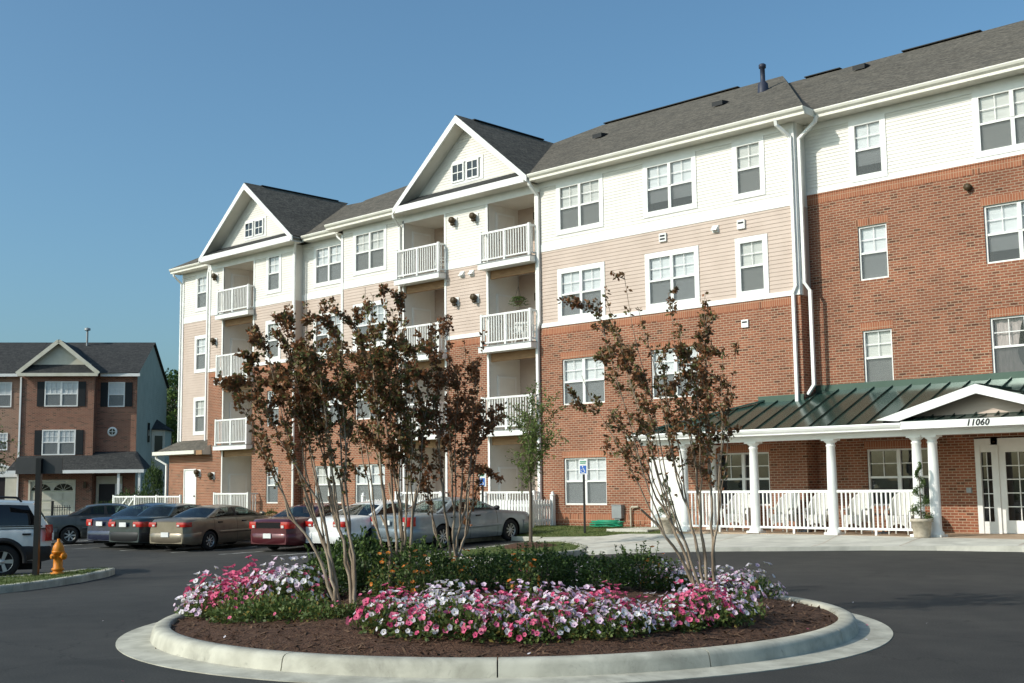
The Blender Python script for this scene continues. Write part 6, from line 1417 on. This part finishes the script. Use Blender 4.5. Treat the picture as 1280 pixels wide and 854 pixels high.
for k, (x, y, s, sz, lab) in enumerate(((-33.2, -0.7, 0.8, 1.1, 'small shrub by the far closet door'), (-31.3, -0.6, 0.7, 1.4, 'small shrub below the far wall lamp'), (-25.9, -0.4, 0.75, 0.9, 'small shrub at the brick wall behind the maroon sedan'), (-24.8, 0.1, 0.6, 0.8, 'lowest small shrub in the recess of the brick wall'))):
    shrub(x, y, lawn(x, y), s, lab, None, k, sz)
# porch chairs
def wicker_chair(x, y, rz, label):
    o = empty('wicker_chair', (x, y, ZP), rz); tag(o, label, 'chair', 'white wicker chairs on the porch'); Wm = M['wicker']
    mb = MB(); mb.box(-0.29, 0.29, -0.30, 0.27, 0.34, 0.43, Wm); mb.build('seat', o)
    mb = MB(); mb.box(-0.27, 0.27, -0.29, 0.20, 0.432, 0.50, M['wicker']); mb.build('cushion', o)
    rows = []
    for i in range(15):
        a = lerp(rad(-20), rad(200), i/14); zt = 0.66+0.46*max(0, sin(a))**0.7; rows.append([(0.34*cos(a), 0.06+0.27*max(sin(a), -0.9), 0.30), (0.35*cos(a), 0.08+0.28*sin(a), 0.55), (0.36*cos(a), 0.11+0.30*sin(a), zt)])
    mb = MB(); mb.grid(rows, Wm); mb.grid([[(p[0]*0.93, p[1]-0.03*sin(lerp(rad(-20), rad(200), i/14)), p[2]) for p in r_] for i, r_ in enumerate(rows)], Wm); mb.tube([r_[2] for r_ in rows], 0.028, Wm, 8); mb.build('backrest', o)
    for s_ in (-1, 1):
        mb = MB(); mb.tube([(s_*0.33, 0.0, 0.66), (s_*0.34, -0.20, 0.66), (s_*0.33, -0.31, 0.62), (s_*0.30, -0.31, 0.40)], 0.032, Wm, 8); mb.build('armrest', o)
        for yy in (-0.27, 0.24): mb = MB(); mb.tube([(s_*0.26, yy, 0.0), (s_*0.25, yy, 0.36)], [0.022, 0.028], Wm, 8); mb.build('leg', o)
    mb = MB(); n = 10
    mb.grid([[(lerp(-0.27, 0.27, k/n), -0.285, 0.34), (lerp(-0.27, 0.27, k/n), -0.285, 0.16+0.12*sin(pi*k/n))] for k in range(n+1)], Wm); mb.build('apron', o)
for x, rz, lab in ((-1.78, 0.15, 'white wicker chair alone in the leftmost bay of the porch railing'), (-0.21, -0.1, 'white wicker chair behind the left half of the middle porch railing'), (0.92, 0.12, 'white wicker chair behind the right half of the middle porch railing'), (2.10, -0.1, 'white wicker chair behind the left half of the right porch railing'), (3.36, 0.1, 'white wicker chair beside the paired columns')):
    wicker_chair(x, -0.75, rz, lab)
def shade_table(x, y, label):  # dark table shape added where there is only shade between the chairs
    o = empty('shade_table', (x, y, ZP)); tag(o, label, 'table', 'dark table shapes added for porch shade')
    mb = MB(); mb.lathe([(0.0, 0.50), (0.24, 0.50), (0.24, 0.53), (0.0, 0.53)], M['cushion'], 18); mb.build('table_top', o); mb = MB(); mb.lathe([(0.19, 0), (0.19, 0.03), (0.03, 0.05), (0.03, 0.50)], M['cushion'], 14); mb.build('pedestal', o)
shade_table(0.36, -0.6, 'dark table shape added for the shade between the two chairs of the middle railing'); shade_table(2.74, -0.6, 'dark table shape added for the shade between the two chairs of the right railing')
# spiral topiaries
def topiary(x, y, z, label, seed, h=1.45):
    r = random.Random(seed); o = empty('potted_topiary', (x, y, z)); tag(o, label, 'potted plant', 'spiral topiaries by the porch')
    mb = MB(); mb.lathe([(0.0, 0), (0.19, 0), (0.20, 0.03), (0.25, 0.40), (0.275, 0.40), (0.28, 0.47), (0.25, 0.475), (0.24, 0.43), (0.0, 0.43)], M['pot'], 24); mb.build('pot', o)
    mb = MB(); mb.tube([(0, 0, 0.4), (0, 0, 0.4+h)], [0.022, 0.008], M['bark_dark'], 6); mb.build('trunk', o)
    mb = MB()
    for i in range(3000):
        t = r.random()**1.25; a = t*2*pi*3.2+r.gauss(0, 0.55); rr = (0.25*(1-t)+0.045)*r.uniform(0.3, 1.0); zz2 = 0.46+t*h*0.98+r.gauss(0, 0.03)*(1.2-t)
        p = Vector((cos(a)*rr, sin(a)*rr, zz2)); leaf(mb, p, (rvec(r)+Vector((cos(a), sin(a), .3))).normalized(), rvec(r), 0.035, 0.012, M['shrub_a'] if r.random() < .7 else M['shrub_b'])
    mb.build('foliage', o)
topiary(4.58, -2.18, hap(4.58, -2.18), 'spiral clipped evergreen in a stone pot before the paired columns', 71)
topiary(-3.52, -1.95, hap(-3.52, -1.95), 'spiral clipped evergreen in a stone pot beside the white door', 72, 1.3)
# balcony things
def garden_chair(x, y, z, rz, label):
    o = empty('garden_chair', (x, y, z), rz); tag(o, label, 'chair', 'balcony chairs'); Wm = M['trim']
    mb = MB(); mb.box(-0.24, 0.24, -0.24, 0.24, 0.40, 0.43, Wm); mb.build('seat', o)
    mb = MB(); mb.box(-0.24, 0.24, 0.22, 0.25, 0.80, 0.88, Wm)
    for k in range(5): mb.box(-0.22+0.1*k, -0.17+0.1*k, 0.225, 0.245, 0.43, 0.80, Wm)
    mb.build('backrest', o)
    for sx in (-1, 1):
        for sy in (-1, 1): mb = MB(); mb.box(sx*0.22-0.02, sx*0.22+0.02, sy*0.22-0.02, sy*0.22+0.02, 0, 0.40, Wm); mb.build('leg', o)
        mb = MB(); mb.box(sx*0.25-0.025, sx*0.25+0.025, -0.24, 0.22, 0.62, 0.65, Wm); mb.box(sx*0.25-0.02, sx*0.25+0.02, -0.22, -0.18, 0.43, 0.62, Wm); mb.build('armrest', o)
garden_chair(-15.65, 0.25, 9.79, -0.4, 'white slatted chair on the upper left balcony of the central bay'); garden_chair(-11.6, 0.30, 6.69, 0.5, 'white slatted chair left of the balcony table'); garden_chair(-10.8, 0.5, 6.69, -0.9, 'white slatted chair right of the balcony table')
o = empty('balcony_table', (-11.15, 0.0, 6.69)); tag(o, 'small round white table on the balcony under the hanging fern', 'table'); mb = MB(); mb.lathe([(0.0, 0.66), (0.30, 0.66), (0.30, 0.69), (0.0, 0.69)], M['trim'], 18); mb.build('table_top', o)
for k in range(3): mb = MB(); a = 2*pi*k/3; mb.tube([(0.28*cos(a), 0.28*sin(a), 0), (0.1*cos(a), 0.1*sin(a), 0.66)], 0.02, M['trim'], 6); mb.build('leg', o)
o = empty('hanging_fern', (-11.55, 0.22, 8.30)); tag(o, 'green fern in a hanging basket under the upper right balcony', 'hanging plant')
mb = MB(); mb.lathe([(0.0, -0.16), (0.10, -0.14), (0.17, 0.0)], M['bark_dark'], 14); mb.build('basket', o)
mb = MB(); 
for k in range(3): a = 2*pi*k/3; mb.tube([(0.16*cos(a), 0.16*sin(a), 0), (0, 0, 0.55), (0, 0, 1.1)], 0.006, M['black_metal'], 4)
mb.build('chain', o); mb = MB(); r = random.Random(8)
for i in range(60):
    a = r.uniform(0, 2*pi); ln = r.uniform(0.22, 0.42); prev = Vector((0, 0, 0.02))
    for k in range(1, 8):
        t = k/7; p = Vector((cos(a)*ln*t, sin(a)*ln*t, 0.02+0.22*sin(t*2.3)-0.30*t*t))
        for s_ in (-1, 1): leaf(mb, p, (Vector((-sin(a)*s_, cos(a)*s_, -0.2))+rvec(r)*0.3).normalized(), rvec(r), 0.07, 0.015, M['shrub_b'] if r.random() < .5 else M['shrub_a'])
mb.build('foliage', o)
# grass tufts along the near lawns
r = random.Random(21); mb = MB()
def tuft(x, y, z, n, h):
    for k in range(n):
        a = r.uniform(0, 2*pi); q = Vector((cos(a), sin(a), 0)); p = Vector((x, y, z))+q*r.uniform(0, 0.05); e_ = p+q*h*0.5*r.random()+Vector((0, 0, h*r.uniform(0.6, 1.1))); s_ = Vector((-q.y, q.x, 0))*0.006
        mb.face([p-s_, p+s_, e_], M['blade'])
def inside(poly, x, y):
    c_ = False
    for i in range(len(poly)):
        a, e_ = poly[i], poly[(i+1) % len(poly)]
        if (a[1] > y) != (e_[1] > y) and x < (e_[0]-a[0])*(y-a[1])/(e_[1]-a[1])+a[0]: c_ = not c_
    return c_
for i in range(3600):
    x, y = r.uniform(-9.2, -4.2), r.uniform(-24, -17.5)
    if inside(HI2, x, y): tuft(x, y, hh(x, y)-0.01, 5, 0.06)
for i in range(2600):
    x, y = r.uniform(-6, -0.5), r.uniform(-12.2, -5)
    if inside(PEN, x, y): tuft(x, y, hp(x, y)-0.01, 4, 0.06)
for i in range(3000):
    x, y = r.uniform(-10, -3.7), r.uniform(-4, -0.05)
    if inside(LAWN1, x, y): tuft(x, y, lawn(x, y)-0.01, 4, 0.055)
tag(mb.build('grass_tufts'), 'short uneven grass blades on the small lawns', 'grass', kind='stuff')

r = random.Random(77); mb = MB()
for i in range(70):
    a = r.uniform(0, 2*pi); q = r.uniform(2.3, 4.3) if i < 55 else r.uniform(4.4, 5.4); x = IC[0]+q*cos(a); y = IC[1]+q*sin(a); z = (mound(x, y)+0.012) if q < 3.85 else (0.18 if q < 4.06 else (0.035 if q < 4.43 else zg(x, y)+0.008))
    d = Vector((r.uniform(-1, 1), r.uniform(-1, 1), r.uniform(-.3, .3))).normalized(); leaf(mb, Vector((x, y, z)), d, Vector((r.uniform(-.3, .3), r.uniform(-.3, .3), 1)), r.uniform(0.03, 0.055), 0.014, r.choice([M['pet_white'], M['pet_white'], M['chip'], M['yellow_leaf'], M['pet_pink']]))
tag(mb.build('fallen_petals'), 'fallen petals and dry leaves scattered on mulch and kerb', 'petals', kind='stuff')
